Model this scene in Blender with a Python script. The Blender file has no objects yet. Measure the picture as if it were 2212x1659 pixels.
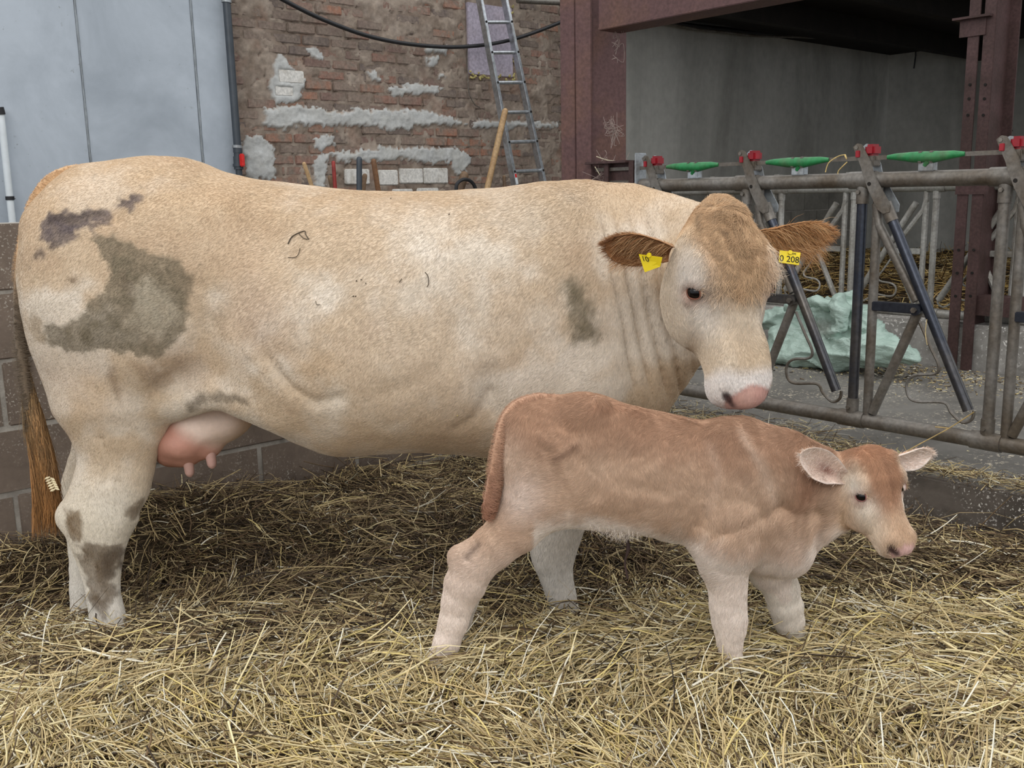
import bpy, bmesh, math, random
import numpy as np
from mathutils import Vector, Matrix
random.seed(7); RNG = np.random.default_rng(11)
sc = bpy.context.scene
COL = sc.collection
R = math.radians
# ------------------------------------------------------------------ camera
H = 1.34; FPX = 2100.0; W0, H0 = 2212.0, 1659.0
PITCH = R(11.05); ROLL = R(-1.15)
cam_d = bpy.data.cameras.new('camera'); cam = bpy.data.objects.new('camera', cam_d); COL.objects.link(cam)
cam_d.sensor_fit = 'HORIZONTAL'; cam_d.sensor_width = 36.0; cam_d.lens = 36.0 * FPX / W0
cam_d.clip_start = 0.05; cam_d.clip_end = 200
CR = Matrix.Rotation(R(90) - PITCH, 3, 'X') @ Matrix.Rotation(ROLL, 3, 'Z')
cam.matrix_world = Matrix.Translation((0, 0, H)) @ CR.to_4x4()
sc.camera = cam
CRn = np.array(CR); CO = np.array([0, 0, H])
# ------------------------------------------------------------------ world: overcast sky
wd = bpy.data.worlds.new('world'); sc.world = wd; wd.use_nodes = True
nt = wd.node_tree; nt.nodes.clear()
o_ = nt.nodes.new('ShaderNodeOutputWorld'); b_ = nt.nodes.new('ShaderNodeBackground')
tc_ = nt.nodes.new('ShaderNodeTexCoord'); sx_ = nt.nodes.new('ShaderNodeSeparateXYZ'); cr_ = nt.nodes.new('ShaderNodeValToRGB')
nt.links.new(tc_.outputs['Generated'], sx_.inputs[0]); nt.links.new(sx_.outputs['Z'], cr_.inputs[0])
cr_.color_ramp.elements[0].position = 0.0; cr_.color_ramp.elements[0].color = (0.50, 0.53, 0.57, 1)
cr_.color_ramp.elements[1].position = 0.9; cr_.color_ramp.elements[1].color = (1.0, 1.0, 1.0, 1)
nt.links.new(cr_.outputs[0], b_.inputs['Color']); b_.inputs['Strength'].default_value = 1.65
nt.links.new(b_.outputs[0], o_.inputs[0])
# soft daylight from the open barn side behind and above the camera
def area(name, loc, target, size, power, col=(1, 1, 1)):
    l = bpy.data.lights.new(name, 'AREA'); l.shape = 'RECTANGLE'; l.size, l.size_y = size; l.energy = power; l.color = col
    o = bpy.data.objects.new(name, l); COL.objects.link(o); o.location = loc
    o.rotation_euler = (Vector(target) - Vector(loc)).to_track_quat('-Z', 'Y').to_euler(); return o
area('daylight_opening', (-1.6, -2.6, 4.4), (0.1, 3.0, 0.7), (4.5, 2.5), 115, (1.0, 0.985, 0.96))
vs = sc.view_settings; vs.view_transform = 'Standard'; vs.look = 'None'; vs.gamma = 1; vs.exposure = 0.0
vs.use_curve_mapping = False
sc.cycles.max_bounces = 6; sc.cycles.diffuse_bounces = 3; sc.cycles.glossy_bounces = 2; sc.cycles.transmission_bounces = 2
sc.cycles.caustics_reflective = False; sc.cycles.caustics_refractive = False
# ------------------------------------------------------------------ picture -> place
def ray(px, py):
    d = np.array([(px - W0/2) / FPX, -(py - H0/2) / FPX, -1.0]); return CRn @ d
def P(px, py, Y):                       # point seen at a picture position, at distance Y
    d = ray(px, py); return CO + d * (Y / d[1])
def PZ(px, py, z):
    d = ray(px, py); return CO + d * ((z - H) / d[2])
AN = R(41.1)
A = np.array([-math.sin(AN), math.cos(AN), 0.0])      # along the feed fence
B = np.array([math.cos(AN), math.sin(AN), 0.0])       # along the back walls
def UV(u, v, z=0.0): return B * u + A * v + np.array([0, 0, z])
def PU(px, py, u):                      # on the plane B.p = u ; returns (v, z)
    d = ray(px, py); p = CO + d * (u / d.dot(B)); return p.dot(A), p[2]
def PV(px, py, v):                      # on the plane A.p = v ; returns (u, z)
    d = ray(px, py); p = CO + d * (v / d.dot(A)); return p.dot(B), p[2]
def pxm(p):                             # pixels per metre at a point
    return FPX / -((np.array(p) - CO) @ CRn)[2]
V_LOW, V_BACK, U_F, U_F2 = 3.89, 6.06, 3.58, 5.72
Z_AL = 0.30
# ------------------------------------------------------------------ noise
def _hash(i, j, k, s):
    n = (i * 374761393 + j * 668265263 + k * 1274126177 + s * 974634777) & 0xffffffff
    n = ((n ^ (n >> 13)) * 1274126177) & 0xffffffff
    return ((n ^ (n >> 16)) & 0xffff) / 65535.0
def vnoise(p, seed=0):
    p = np.asarray(p, dtype=np.float64); f = np.floor(p); t = p - f; i = f.astype(np.int64)
    t = t * t * (3 - 2 * t); r = 0
    for dx in (0, 1):
        wx = t[:, 0] if dx else 1 - t[:, 0]
        for dy in (0, 1):
            wy = t[:, 1] if dy else 1 - t[:, 1]
            for dz in (0, 1):
                wz = t[:, 2] if dz else 1 - t[:, 2]
                r = r + wx * wy * wz * _hash(i[:, 0] + dx, i[:, 1] + dy, i[:, 2] + dz, seed)
    return r * 2 - 1
def fbm(p, oct=4, seed=0, gain=0.5):
    r = 0; a = 1.0; p = np.asarray(p, dtype=np.float64); tot = 0
    for o in range(oct):
        r = r + a * vnoise(p * (2 ** o) + 17.3 * o, seed + o); tot += a; a *= gain
    return r / tot
def sstep(a, b, x):
    t = np.clip((x - a) / (b - a), 0, 1); return t * t * (3 - 2 * t)
def gauss(x, s): return np.exp(-(x / s) ** 2)
# ------------------------------------------------------------------ materials
def lin(c):
    return tuple(((x/255)/12.92 if x <= 10.3 else ((x/255+0.055)/1.055)**2.4) for x in c)
def L4(c): return (*lin(c), 1.0)
class N:
    def __init__(s, name):
        s.m = bpy.data.materials.new(name); s.m.use_nodes = True; s.t = s.m.node_tree; s.t.nodes.clear()
        s.out = s.n('OutputMaterial'); s.b = s.n('BsdfPrincipled'); s.l(s.b, 'BSDF', s.out, 'Surface')
    def n(s, k): return s.t.nodes.new('ShaderNode' + k)
    def l(s, a, ao, b, bi): s.t.links.new(a.outputs[ao], b.inputs[bi])
    def coord(s, kind='Object', scale=(1, 1, 1), rot=(0, 0, 0)):
        t = s.n('TexCoord'); m = s.n('Mapping'); m.inputs['Scale'].default_value = scale; m.inputs['Rotation'].default_value = rot
        s.l(t, kind, m, 'Vector'); return m
    def noise(s, co, scale=5, detail=4, rough=0.55, dist=0.0):
        n = s.n('TexNoise'); n.inputs['Scale'].default_value = scale; n.inputs['Detail'].default_value = detail
        n.inputs['Roughness'].default_value = rough; n.inputs['Distortion'].default_value = dist
        if co is not None: s.l(co, 'Vector', n, 'Vector')
        return n
    def ramp(s, src, so, stops):
        r = s.n('ValToRGB'); e = r.color_ramp.elements
        while len(e) < len(stops): e.new(0.5)
        for el, (p, c) in zip(e, stops):
            el.position = p; el.color = c if len(c) == 4 else L4(c)
        s.l(src, so, r, 'Fac'); return r
    def mix(s, a, ao, b, bo, fac=0.5, blend='MIX', fsrc=None, fo=None):
        m = s.n('Mix'); m.data_type = 'RGBA'; m.blend_type = blend; m.inputs[0].default_value = fac
        if a is not None: s.l(a, ao, m, 6)
        if b is not None: s.l(b, bo, m, 7)
        if fsrc is not None: s.l(fsrc, fo, m, 0)
        return m
    def bump(s, src, so, strength=0.3, dist=0.01):
        b = s.n('Bump'); b.inputs['Strength'].default_value = strength; b.inputs['Distance'].default_value = dist
        s.l(src, so, b, 'Height'); s.l(b, 'Normal', s.b, 'Normal'); return b
    def set(s, rough=None, metal=None, spec=None, col=None, **k):
        if rough is not None: s.b.inputs['Roughness'].default_value = rough
        if metal is not None: s.b.inputs['Metallic'].default_value = metal
        if spec is not None: s.b.inputs['Specular IOR Level'].default_value = spec
        if col is not None: s.b.inputs['Base Color'].default_value = L4(col)
        for a, v in k.items(): s.b.inputs[a.replace('_', ' ')].default_value = v
        return s
def simple(name, col, rough=0.6, metal=0.0, var=0.15, scale=20, bump=0.1, bd=0.003, spec=0.4):
    n = N(name); co = n.coord(); t = n.noise(co, scale, 5)
    a = tuple(max(0, c * (1 - var)) for c in col); b = tuple(min(255, c * (1 + var)) for c in col)
    r = n.ramp(t, 'Fac', [(0.3, a), (0.7, b)]); n.l(r, 'Color', n.b, 'Base Color'); n.set(rough, metal, spec)
    if bump: n.bump(t, 'Fac', bump, bd)
    return n.m
def dirty(name, col, dirt, amount=0.5, scale=6, rough=0.5, metal=0.0, bump=0.15, bd=0.002, spec=0.4, fine=40):
    n = N(name); co = n.coord(); t = n.noise(co, scale, 6, 0.6, 0.4); t2 = n.noise(co, fine, 4)
    r = n.ramp(t, 'Fac', [(amount - 0.14, (1, 1, 1, 1)), (amount + 0.14, (0, 0, 0, 1))])
    c1 = n.n('RGB'); c1.outputs[0].default_value = L4(dirt); c0 = n.n('RGB'); c0.outputs[0].default_value = L4(col)
    m = n.mix(c0, 0, c1, 0, fsrc=r, fo='Color')
    f = n.ramp(t2, 'Fac', [(0.3, (0.72, 0.72, 0.72, 1)), (0.7, (1.15, 1.15, 1.15, 1))])
    m2 = n.mix(m, 2, f, 'Color', 1.0, 'MULTIPLY'); n.l(m2, 2, n.b, 'Base Color')
    n.set(rough, metal, spec); n.bump(t2, 'Fac', bump, bd)
    return n.m
def attr_mat(name, attr='coat', rough=0.75, spec=0.25, grain=(60, 60, 60), gain=0.22, bump=0.25, bd=0.004, sheen=0.0, fine=1.0):
    n = N(name); a = n.n('Attribute'); a.attribute_name = attr
    co = n.coord(scale=grain); t = n.noise(co, 1.0, 4, 0.6); co2 = n.coord(); t2 = n.noise(co2, 9, 4)
    f = n.ramp(t, 'Fac', [(0.28, (1 - gain,) * 3 + (1,)), (0.72, (1 + gain * 0.8,) * 3 + (1,))])
    f2 = n.ramp(t2, 'Fac', [(0.3, (0.95, 0.93, 0.90, 1)), (0.7, (1.05, 1.05, 1.06, 1))])
    m = n.mix(a, 'Color', f, 'Color', 1.0, 'MULTIPLY'); m2 = n.mix(m, 2, f2, 'Color', fine, 'MULTIPLY')
    n.l(m2, 2, n.b, 'Base Color'); n.set(rough, 0, spec); n.bump(t, 'Fac', bump, bd)
    if sheen: n.set(Sheen_Weight=sheen, Sheen_Roughness=0.5)
    return n.m
# ------------------------------------------------------------------ objects
def link(name, me, mat=None, parent=None, kind=None, label=None, smooth=False):
    o = bpy.data.objects.new(name, me); COL.objects.link(o)
    if mat is not None:
        me.materials.clear()
        for m in (mat if isinstance(mat, (list, tuple)) else [mat]): me.materials.append(m)
    if parent is not None:
        o.parent = parent; o.matrix_parent_inverse = parent.matrix_world.inverted() if parent.get('_at') is None else Matrix.Translation(-Vector(parent['_at']))
    if kind: o['kind'] = kind
    if label: o['label'] = label
    if smooth and len(me.polygons): me.polygons.foreach_set('use_smooth', [True] * len(me.polygons))
    return o
def thing(name, label, cat, at=(0, 0, 0), group=None, kind=None):
    o = bpy.data.objects.new(name, None); COL.objects.link(o); o.location = at; o['_at'] = [float(x) for x in at]
    o.empty_display_size = 0.1
    if label: o['label'] = label
    if cat: o['category'] = cat
    if group: o['group'] = group
    if kind: o['kind'] = kind
    return o
def tag(o, label, cat, group=None):
    o['label'] = label; o['category'] = cat
    if group: o['group'] = group
    return o
def np_mesh(name, verts, quads=None, tris=None, smooth=True):
    me = bpy.data.meshes.new(name); verts = np.asarray(verts, dtype=np.float32)
    me.vertices.add(len(verts)); me.vertices.foreach_set('co', verts.ravel())
    idx = []; tot = []
    if quads is not None and len(quads): q = np.asarray(quads, dtype=np.int32); idx.append(q.ravel()); tot.append(np.full(len(q), 4, np.int32))
    if tris is not None and len(tris): t = np.asarray(tris, dtype=np.int32); idx.append(t.ravel()); tot.append(np.full(len(t), 3, np.int32))
    idx = np.concatenate(idx); tot = np.concatenate(tot)
    me.loops.add(len(idx)); me.loops.foreach_set('vertex_index', idx)
    me.polygons.add(len(tot)); st = np.concatenate([[0], np.cumsum(tot)[:-1]]).astype(np.int32)
    me.polygons.foreach_set('loop_start', st); me.polygons.foreach_set('loop_total', tot)
    me.polygons.foreach_set('use_smooth', np.full(len(tot), smooth))
    me.update(); me.validate(); return me
def set_attr(me, name, cols):
    a = me.attributes.new(name, 'FLOAT_COLOR', 'POINT'); c = np.ones((len(cols), 4), np.float32); c[:, :3] = cols
    a.data.foreach_set('color', c.ravel())
class MB:                                # collects simple solids into one mesh
    def __init__(s): s.v = []; s.f = []
    def add(s, v, f):
        n = len(s.v); s.v += [tuple(map(float, p)) for p in v]; s.f += [tuple(i + n for i in q) for q in f]; return s
    def box(s, c, ax, ay, az):           # centre and three half axes
        c, ax, ay, az = map(np.array, (c, ax, ay, az)); v = []
        for k in (-1, 1):
            for j in (-1, 1):
                for i in (-1, 1): v.append(c + i*ax + j*ay + k*az)
        return s.add(v, [(0, 2, 3, 1), (4, 5, 7, 6), (0, 1, 5, 4), (2, 6, 7, 3), (0, 4, 6, 2), (1, 3, 7, 5)])
    def ubox(s, u0, u1, v0, v1, z0, z1):
        return s.box(UV((u0+u1)/2, (v0+v1)/2, (z0+z1)/2), B*(u1-u0)/2, A*(v1-v0)/2, (0, 0, (z1-z0)/2))
    def tube(s, pts, r, n=10, cap=True, flat=None):
        pts = [np.array(p, float) for p in pts]; k = len(pts); rr = r if hasattr(r, '__len__') else [r]*k
        up = None; rings = []
        for i, p in enumerate(pts):
            t = pts[min(i+1, k-1)] - pts[max(i-1, 0)]; t = t/(np.linalg.norm(t)+1e-9)
            if up is None:
                up = np.array([0, 0, 1.0]) if abs(t[2]) < 0.9 else np.array([1.0, 0, 0])
                if flat is not None: up = np.array(flat[0], float)
            up = up - t*up.dot(t); up = up/(np.linalg.norm(up)+1e-9); sd = np.cross(t, up)
            a = 1.0 if flat is None else flat[1]
            rings.append([p + rr[i]*(math.cos(2*math.pi*j/n)*sd*a + math.sin(2*math.pi*j/n)*up) for j in range(n)])
        v = [q for rg in rings for q in rg]; f = []
        for i in range(k-1):
            for j in range(n):
                a_, b_ = i*n+j, i*n+(j+1) % n; f.append((a_, b_, b_+n, a_+n))
        if cap: f.append(tuple(range(n))[::-1]); f.append(tuple((k-1)*n+j for j in range(n)))
        return s.add(v, f)
    def build(s, name, mat, parent=None, smooth=True, bevel=0, **k):
        me = bpy.data.meshes.new(name); me.from_pydata(s.v, [], s.f); me.update()
        bm = bmesh.new(); bm.from_mesh(me); bmesh.ops.recalc_face_normals(bm, faces=bm.faces)
        if bevel: bmesh.ops.bevel(bm, geom=[e for e in bm.edges], offset=bevel, segments=2, affect='EDGES', clamp_overlap=True)
        bm.to_mesh(me); bm.free()
        o = link(name, me, mat, parent, **k)
        if smooth:
            me.polygons.foreach_set('use_smooth', [True]*len(me.polygons))
            try: me.set_sharp_from_angle(angle=R(40))
            except Exception: pass
        return o
def smooth_path(pts, n=8):               # Catmull-Rom
    pts = [np.array(p, float) for p in pts]; out = []
    for i in range(len(pts)-1):
        p0, p1, p2, p3 = pts[max(i-1, 0)], pts[i], pts[i+1], pts[min(i+2, len(pts)-1)]
        for k in range(n):
            t = k/n; out.append(0.5*((2*p1)+(-p0+p2)*t+(2*p0-5*p1+4*p2-p3)*t*t+(-p0+3*p1-3*p2+p3)*t**3))
    out.append(pts[-1]); return out
def in_poly(x, y, poly):
    c = np.zeros(len(x), bool); n = len(poly)
    for i in range(n):
        x0, y0 = poly[i]; x1, y1 = poly[(i+1) % n]
        if y0 == y1: continue
        c ^= ((y0 > y) != (y1 > y)) & (x < (x1-x0)*(y-y0)/(y1-y0)+x0)
    return c
def poly_dist(x, y, poly):               # signed distance, negative inside
    d = np.full(len(x), 1e9); n = len(poly)
    for i in range(n):
        ax, ay = poly[i]; bx, by = poly[(i+1) % n]; ex, ey = bx-ax, by-ay
        t = np.clip(((x-ax)*ex+(y-ay)*ey)/(ex*ex+ey*ey+1e-12), 0, 1)
        d = np.minimum(d, np.hypot(x-ax-t*ex, y-ay-t*ey))
    return np.where(in_poly(x, y, poly), -d, d)
def line_dist(x, y, pl):
    d = np.full(len(x), 1e9)
    for (ax, ay), (bx, by) in zip(pl[:-1], pl[1:]):
        ex, ey = bx-ax, by-ay; t = np.clip(((x-ax)*ex+(y-ay)*ey)/(ex*ex+ey*ey+1e-12), 0, 1)
        d = np.minimum(d, np.hypot(x-ax-t*ex, y-ay-t*ey))
    return d
# ------------------------------------------------------------------ smooth solid modelling
class Field:
    def __init__(s, lo, hi, h):
        s.lo = np.array(lo, float); s.h = h; s.n = np.round((np.array(hi)-s.lo)/h).astype(int)+1
        s.a = np.full(s.n, 0.2, np.float32)
        s.ax = [(s.lo[i]+h*np.arange(s.n[i])).astype(np.float32) for i in range(3)]
    def _sub(s, lo, hi):
        i0 = np.clip(np.floor((np.array(lo)-s.lo)/s.h).astype(int), 0, s.n-1)
        i1 = np.clip(np.ceil((np.array(hi)-s.lo)/s.h).astype(int)+1, 1, s.n)
        sl = tuple(slice(a, b) for a, b in zip(i0, i1))
        X = s.ax[0][sl[0]][:, None, None]; Y = s.ax[1][sl[1]][None, :, None]; Z = s.ax[2][sl[2]][None, None, :]
        return sl, X, Y, Z
    def _put(s, sl, d, k, sub=False):
        a = s.a[sl]
        if sub: d = -d; hh = np.clip(0.5-0.5*(a-d)/k, 0, 1); s.a[sl] = a+(d-a)*hh+k*hh*(1-hh)
        else: hh = np.clip(0.5+0.5*(a-d)/k, 0, 1); s.a[sl] = a+(d-a)*hh-k*hh*(1-hh)
    def ell(s, c, r, k=0.03, rot=None, sub=False):
        c = np.array(c, float); r = np.array(r, float); m = r.max()+k+0.03
        sl, X, Y, Z = s._sub(c-m, c+m); x, y, z = X-c[0], Y-c[1], Z-c[2]
        if rot is not None:
            M = np.array(rot); x, y, z = (M[0, 0]*x+M[1, 0]*y+M[2, 0]*z, M[0, 1]*x+M[1, 1]*y+M[2, 1]*z, M[0, 2]*x+M[1, 2]*y+M[2, 2]*z)
        k0 = np.sqrt((x/r[0])**2+(y/r[1])**2+(z/r[2])**2); k1 = np.sqrt((x/r[0]**2)**2+(y/r[1]**2)**2+(z/r[2]**2)**2)+1e-6
        d = np.clip(k0*(k0-1)/k1, -0.2, 0.2); s._put(sl, d, k, sub); return s
    def chain(s, pts, k=0.02, sy=1.0, sub=False, k_in=0.01):   # pts: (x, y, z, r); sy squeezes sideways (Y)
        pts = [np.array(p, float) for p in pts]
        lo = np.min([p[:3]-p[3]*1.3 for p in pts], 0)-k-0.02; hi = np.max([p[:3]+p[3]*1.3 for p in pts], 0)+k+0.02
        sl, X, Y, Z = s._sub(lo, hi); D = None
        for p, q in zip(pts[:-1], pts[1:]):
            e = q[:3]-p[:3]; L = e.dot(e)+1e-9
            t = np.clip(((X-p[0])*e[0]+(Y-p[1])*e[1]+(Z-p[2])*e[2])/L, 0, 1)
            d = np.sqrt((X-p[0]-t*e[0])**2+((Y-p[1]-t*e[1])/sy)**2+(Z-p[2]-t*e[2])**2)-(p[3]+t*(q[3]-p[3]))
            if D is None: D = d
            else: hh = np.clip(0.5+0.5*(D-d)/k_in, 0, 1); D = D+(d-D)*hh-k_in*hh*(1-hh)
        s._put(sl, np.clip(D, -0.2, 0.2), k, sub); return s
    def loft(s, st, org=(0, 0, 0), fr=None, k=0.02, n=2.2, pad=0.05):
        """st rows: t, top, bot, centre, halfwidth ; frame rows: axis, side, up"""
        st = np.array(st, float); org = np.array(org, float); M = np.eye(3) if fr is None else np.array(fr, float)
        pts = []
        for r_ in st:
            for sy in (-1, 1):
                for zz in (r_[1], r_[2]): pts.append(org+M[0]*r_[0]+M[1]*(r_[3]+sy*r_[4])+M[2]*zz)
        pts = np.array(pts); sl, X, Y, Z = s._sub(pts.min(0)-pad, pts.max(0)+pad)
        x, y, z = X-org[0], Y-org[1], Z-org[2]
        t = M[0, 0]*x+M[0, 1]*y+M[0, 2]*z; u = M[1, 0]*x+M[1, 1]*y+M[1, 2]*z; w = M[2, 0]*x+M[2, 1]*y+M[2, 2]*z
        fine = np.linspace(st[0, 0], st[-1, 0], 240); cols = []
        for c in range(1, 5): cols.append(pchip(st[:, 0], st[:, c], fine))
        def ev(c): return np.interp(t, fine, cols[c]).astype(np.float32)
        top, bot, cy, hw = ev(0), ev(1), ev(2), ev(3)
        hh = (top-bot)/2; zc = (top+bot)/2; a = np.abs(u-cy)/hw; b = np.abs(w-zc)/hh
        rho = (a**n+b**n+1e-9)**(1/n); g = rho**(1-n)*np.sqrt((a**(n-1)/hw)**2+(b**(n-1)/hh)**2)+1e-6
        d = (rho-1)/g
        d = np.maximum(d, np.maximum(st[0, 0]-t, t-st[-1, 0]))
        s._put(sl, np.clip(d, -0.2, 0.2), k); return s
    def blur(s, it=1):
        for _ in range(it):
            for ax in range(3):
                a = s.a; b = a.copy(); n = a.shape[ax]
                sl = [slice(None)]*3; c = sl[:]; l = sl[:]; r = sl[:]
                c[ax] = slice(1, n-1); l[ax] = slice(0, n-2); r[ax] = slice(2, n)
                b[tuple(c)] = 0.5*a[tuple(c)]+0.25*(a[tuple(l)]+a[tuple(r)]); s.a = b
        return s
    def at(s, v):                        # field value at points
        f = (v-s.lo)/s.h; i = np.clip(np.floor(f).astype(int), 0, s.n-2); t = f-i; r = 0
        for a in (0, 1):
            for b in (0, 1):
                for c in (0, 1):
                    r = r+s.a[i[:, 0]+a, i[:, 1]+b, i[:, 2]+c]*(t[:, 0] if a else 1-t[:, 0])*(t[:, 1] if b else 1-t[:, 1])*(t[:, 2] if c else 1-t[:, 2])
        return r
    def mesh(s):
        import openvdb
        g = openvdb.FloatGrid(0.2); g.copyFromArray(s.a); p, q = g.convertToQuads(0.0)
        return p*s.h+s.lo, q.astype(np.int32)
def pchip(x, y, xi):
    h = np.diff(x); d = np.diff(y)/h; m = np.zeros(len(x)); m[0], m[-1] = d[0], d[-1]
    for i in range(1, len(x)-1):
        if d[i-1]*d[i] > 0:
            w1, w2 = 2*h[i]+h[i-1], h[i]+2*h[i-1]; m[i] = (w1+w2)/(w1/d[i-1]+w2/d[i])
    i = np.clip(np.searchsorted(x, xi)-1, 0, len(h)-1); t = (xi-x[i])/h[i]
    return (2*t**3-3*t**2+1)*y[i]+(t**3-2*t**2+t)*h[i]*m[i]+(-2*t**3+3*t**2)*y[i+1]+(t**3-t**2)*h[i]*m[i+1]
def lap_smooth(v, q, it=2, lam=0.5, w=None):
    n = len(v); e = np.concatenate([q[:, [0, 1]], q[:, [1, 2]], q[:, [2, 3]], q[:, [3, 0]]])
    cnt = np.bincount(e[:, 0], minlength=n)+np.bincount(e[:, 1], minlength=n)
    for _ in range(it):
        s_ = np.stack([np.bincount(e[:, 0], v[e[:, 1], c], n)+np.bincount(e[:, 1], v[e[:, 0], c], n) for c in range(3)], 1)
        dv = (s_/np.maximum(cnt, 1)[:, None]-v)*lam
        v = v+(dv if w is None else dv*w[:, None])
    return v
def vnormals(v, q):
    a = v[q[:, 2]]-v[q[:, 0]]; b = v[q[:, 3]]-v[q[:, 1]]; fn = np.cross(a, b); n = np.zeros_like(v)
    for c in range(4):
        for k in range(3): n[:, k] += np.bincount(q[:, c], fn[:, k], len(v))
    return n/(np.linalg.norm(n, axis=1)[:, None]+1e-9)
def largest(v, q):                       # keep the main connected body
    p = np.arange(len(v))
    e = np.concatenate([q[:, [0, 1]], q[:, [1, 2]], q[:, [2, 3]]])
    for _ in range(300):
        m = np.minimum(p[e[:, 0]], p[e[:, 1]]); o = p.copy()
        np.minimum.at(p, e[:, 0], m); np.minimum.at(p, e[:, 1], m); p = p[p]; p = p[p]
        if (p == o).all(): break
    root = np.bincount(p, minlength=len(v)).argmax(); keep = p == root; idx = np.cumsum(keep)-1
    q = q[keep[q[:, 0]]]; return v[keep], idx[q].astype(np.int32)
def hair(name, roots, dirs, nrm, length, radius, cols, mat, parent, lift=0.35, wave=0.0, npt=4, droop=0.0, seed=1, jitter=0.22):
    """real hair strands: one curves object"""
    r = np.random.default_rng(seed); n = len(roots); pts = np.zeros((n, npt, 3), np.float32)
    L = (length*(0.6+0.8*r.random(n)))[:, None]; p = np.array(roots, float); side = np.cross(dirs, nrm)
    ph = r.random(n)*6.28; jit = r.normal(0, jitter, (n, 1))
    for i in range(npt):
        t = i/(npt-1)
        pts[:, i] = p+L*t*(dirs+side*jit)+nrm*L*lift*(t-0.55*t*t)+side*(np.sin(ph+t*5)*wave*t)[:, None]*L+np.array([0, 0, -droop])*L*t*t
    hc = bpy.data.hair_curves.new(name); hc.add_curves([npt]*n)
    hc.attributes['position'].data.foreach_set('vector', pts.ravel())
    ra = hc.attributes.new('radius', 'FLOAT', 'POINT'); t = np.linspace(1, 0.25, npt)
    ra.data.foreach_set('value', (np.full(n, radius) if np.isscalar(radius) else radius).repeat(npt).astype(np.float32)*np.tile(t, n).astype(np.float32))
    ca = hc.attributes.new('coat', 'FLOAT_COLOR', 'CURVE'); c = np.ones((n, 4), np.float32)
    c[:, :3] = np.clip(cols*(1+r.normal(0, 0.14, (n, 1))), 0, 1); ca.data.foreach_set('color', c.ravel())
    hc.materials.append(mat); o = bpy.data.objects.new(name, hc); COL.objects.link(o); o.parent = parent
    if parent.get('_at') is not None: o.matrix_parent_inverse = Matrix.Translation(-Vector(parent['_at']))
    o['kind'] = 'stuff'; return o
def sample_quads(v, q, n, weight, seed=1):
    r = np.random.default_rng(seed); a = v[q[:, 2]]-v[q[:, 0]]; b = v[q[:, 3]]-v[q[:, 1]]
    ar = np.linalg.norm(np.cross(a, b), axis=1)*weight[q].mean(1); f = r.choice(len(q), n, p=ar/ar.sum())
    s, t = r.random(n)[:, None], r.random(n)[:, None]; c = q[f]
    w = np.stack([(1-s)*(1-t), s*(1-t), s*t, (1-s)*t], 1)
    return c, w[..., 0]
def interp(c, w, arr): return (arr[c]*w[..., None]).sum(1)
# ------------------------------------------------------------------ the cow
def S3(px, py, Y): return P(px, py, Y)
def leg_chain(rows, Y0, Y1):             # rows: py, left px, right px -> (x, y, z, r)
    out = []
    for i, (py, l, r_) in enumerate(rows):
        Y = Y0+(Y1-Y0)*i/(len(rows)-1); p = P((l+r_)/2, py, Y); q = P(r_, py, Y); out.append((*p, np.linalg.norm(q-p)*0.97))
    return out
CY = 3.08
def torso_rows(rows, Y):
    out = []
    for px, t, b, w in rows:
        pt, pb = P(px, t, Y), P(px, b, Y); out.append((pt[0], pt[2], pb[2], Y, w))
    return out
def head_frame(org_px, org_Y, psi, theta, roll=0.0):
    o = P(*org_px, org_Y); vd = np.array([o[0], o[1]]); vd /= np.linalg.norm(vd)
    rt = np.array([vd[1], -vd[0]]); g = -math.cos(psi)*vd+math.sin(psi)*rt; g = np.array([g[0], g[1], 0])
    f = np.array([0, 0, -math.cos(theta)])+g*math.sin(theta); d = np.array([0, 0, math.sin(theta)])+g*math.cos(theta)
    t = np.cross(f, d)
    if roll:
        c, s_ = math.cos(roll), math.sin(roll); f, t = f*c+t*s_, t*c-f*s_
    if t.dot(np.array([rt[0], rt[1], 0])) < 0: t = -t
    return o, np.array([f, t, d])
def line3(v, a, b):
    e = b-a; t = np.clip(((v-a)@e)/(e@e), 0, 1); return np.linalg.norm(v-a-t[:, None]*e, axis=1)
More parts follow.
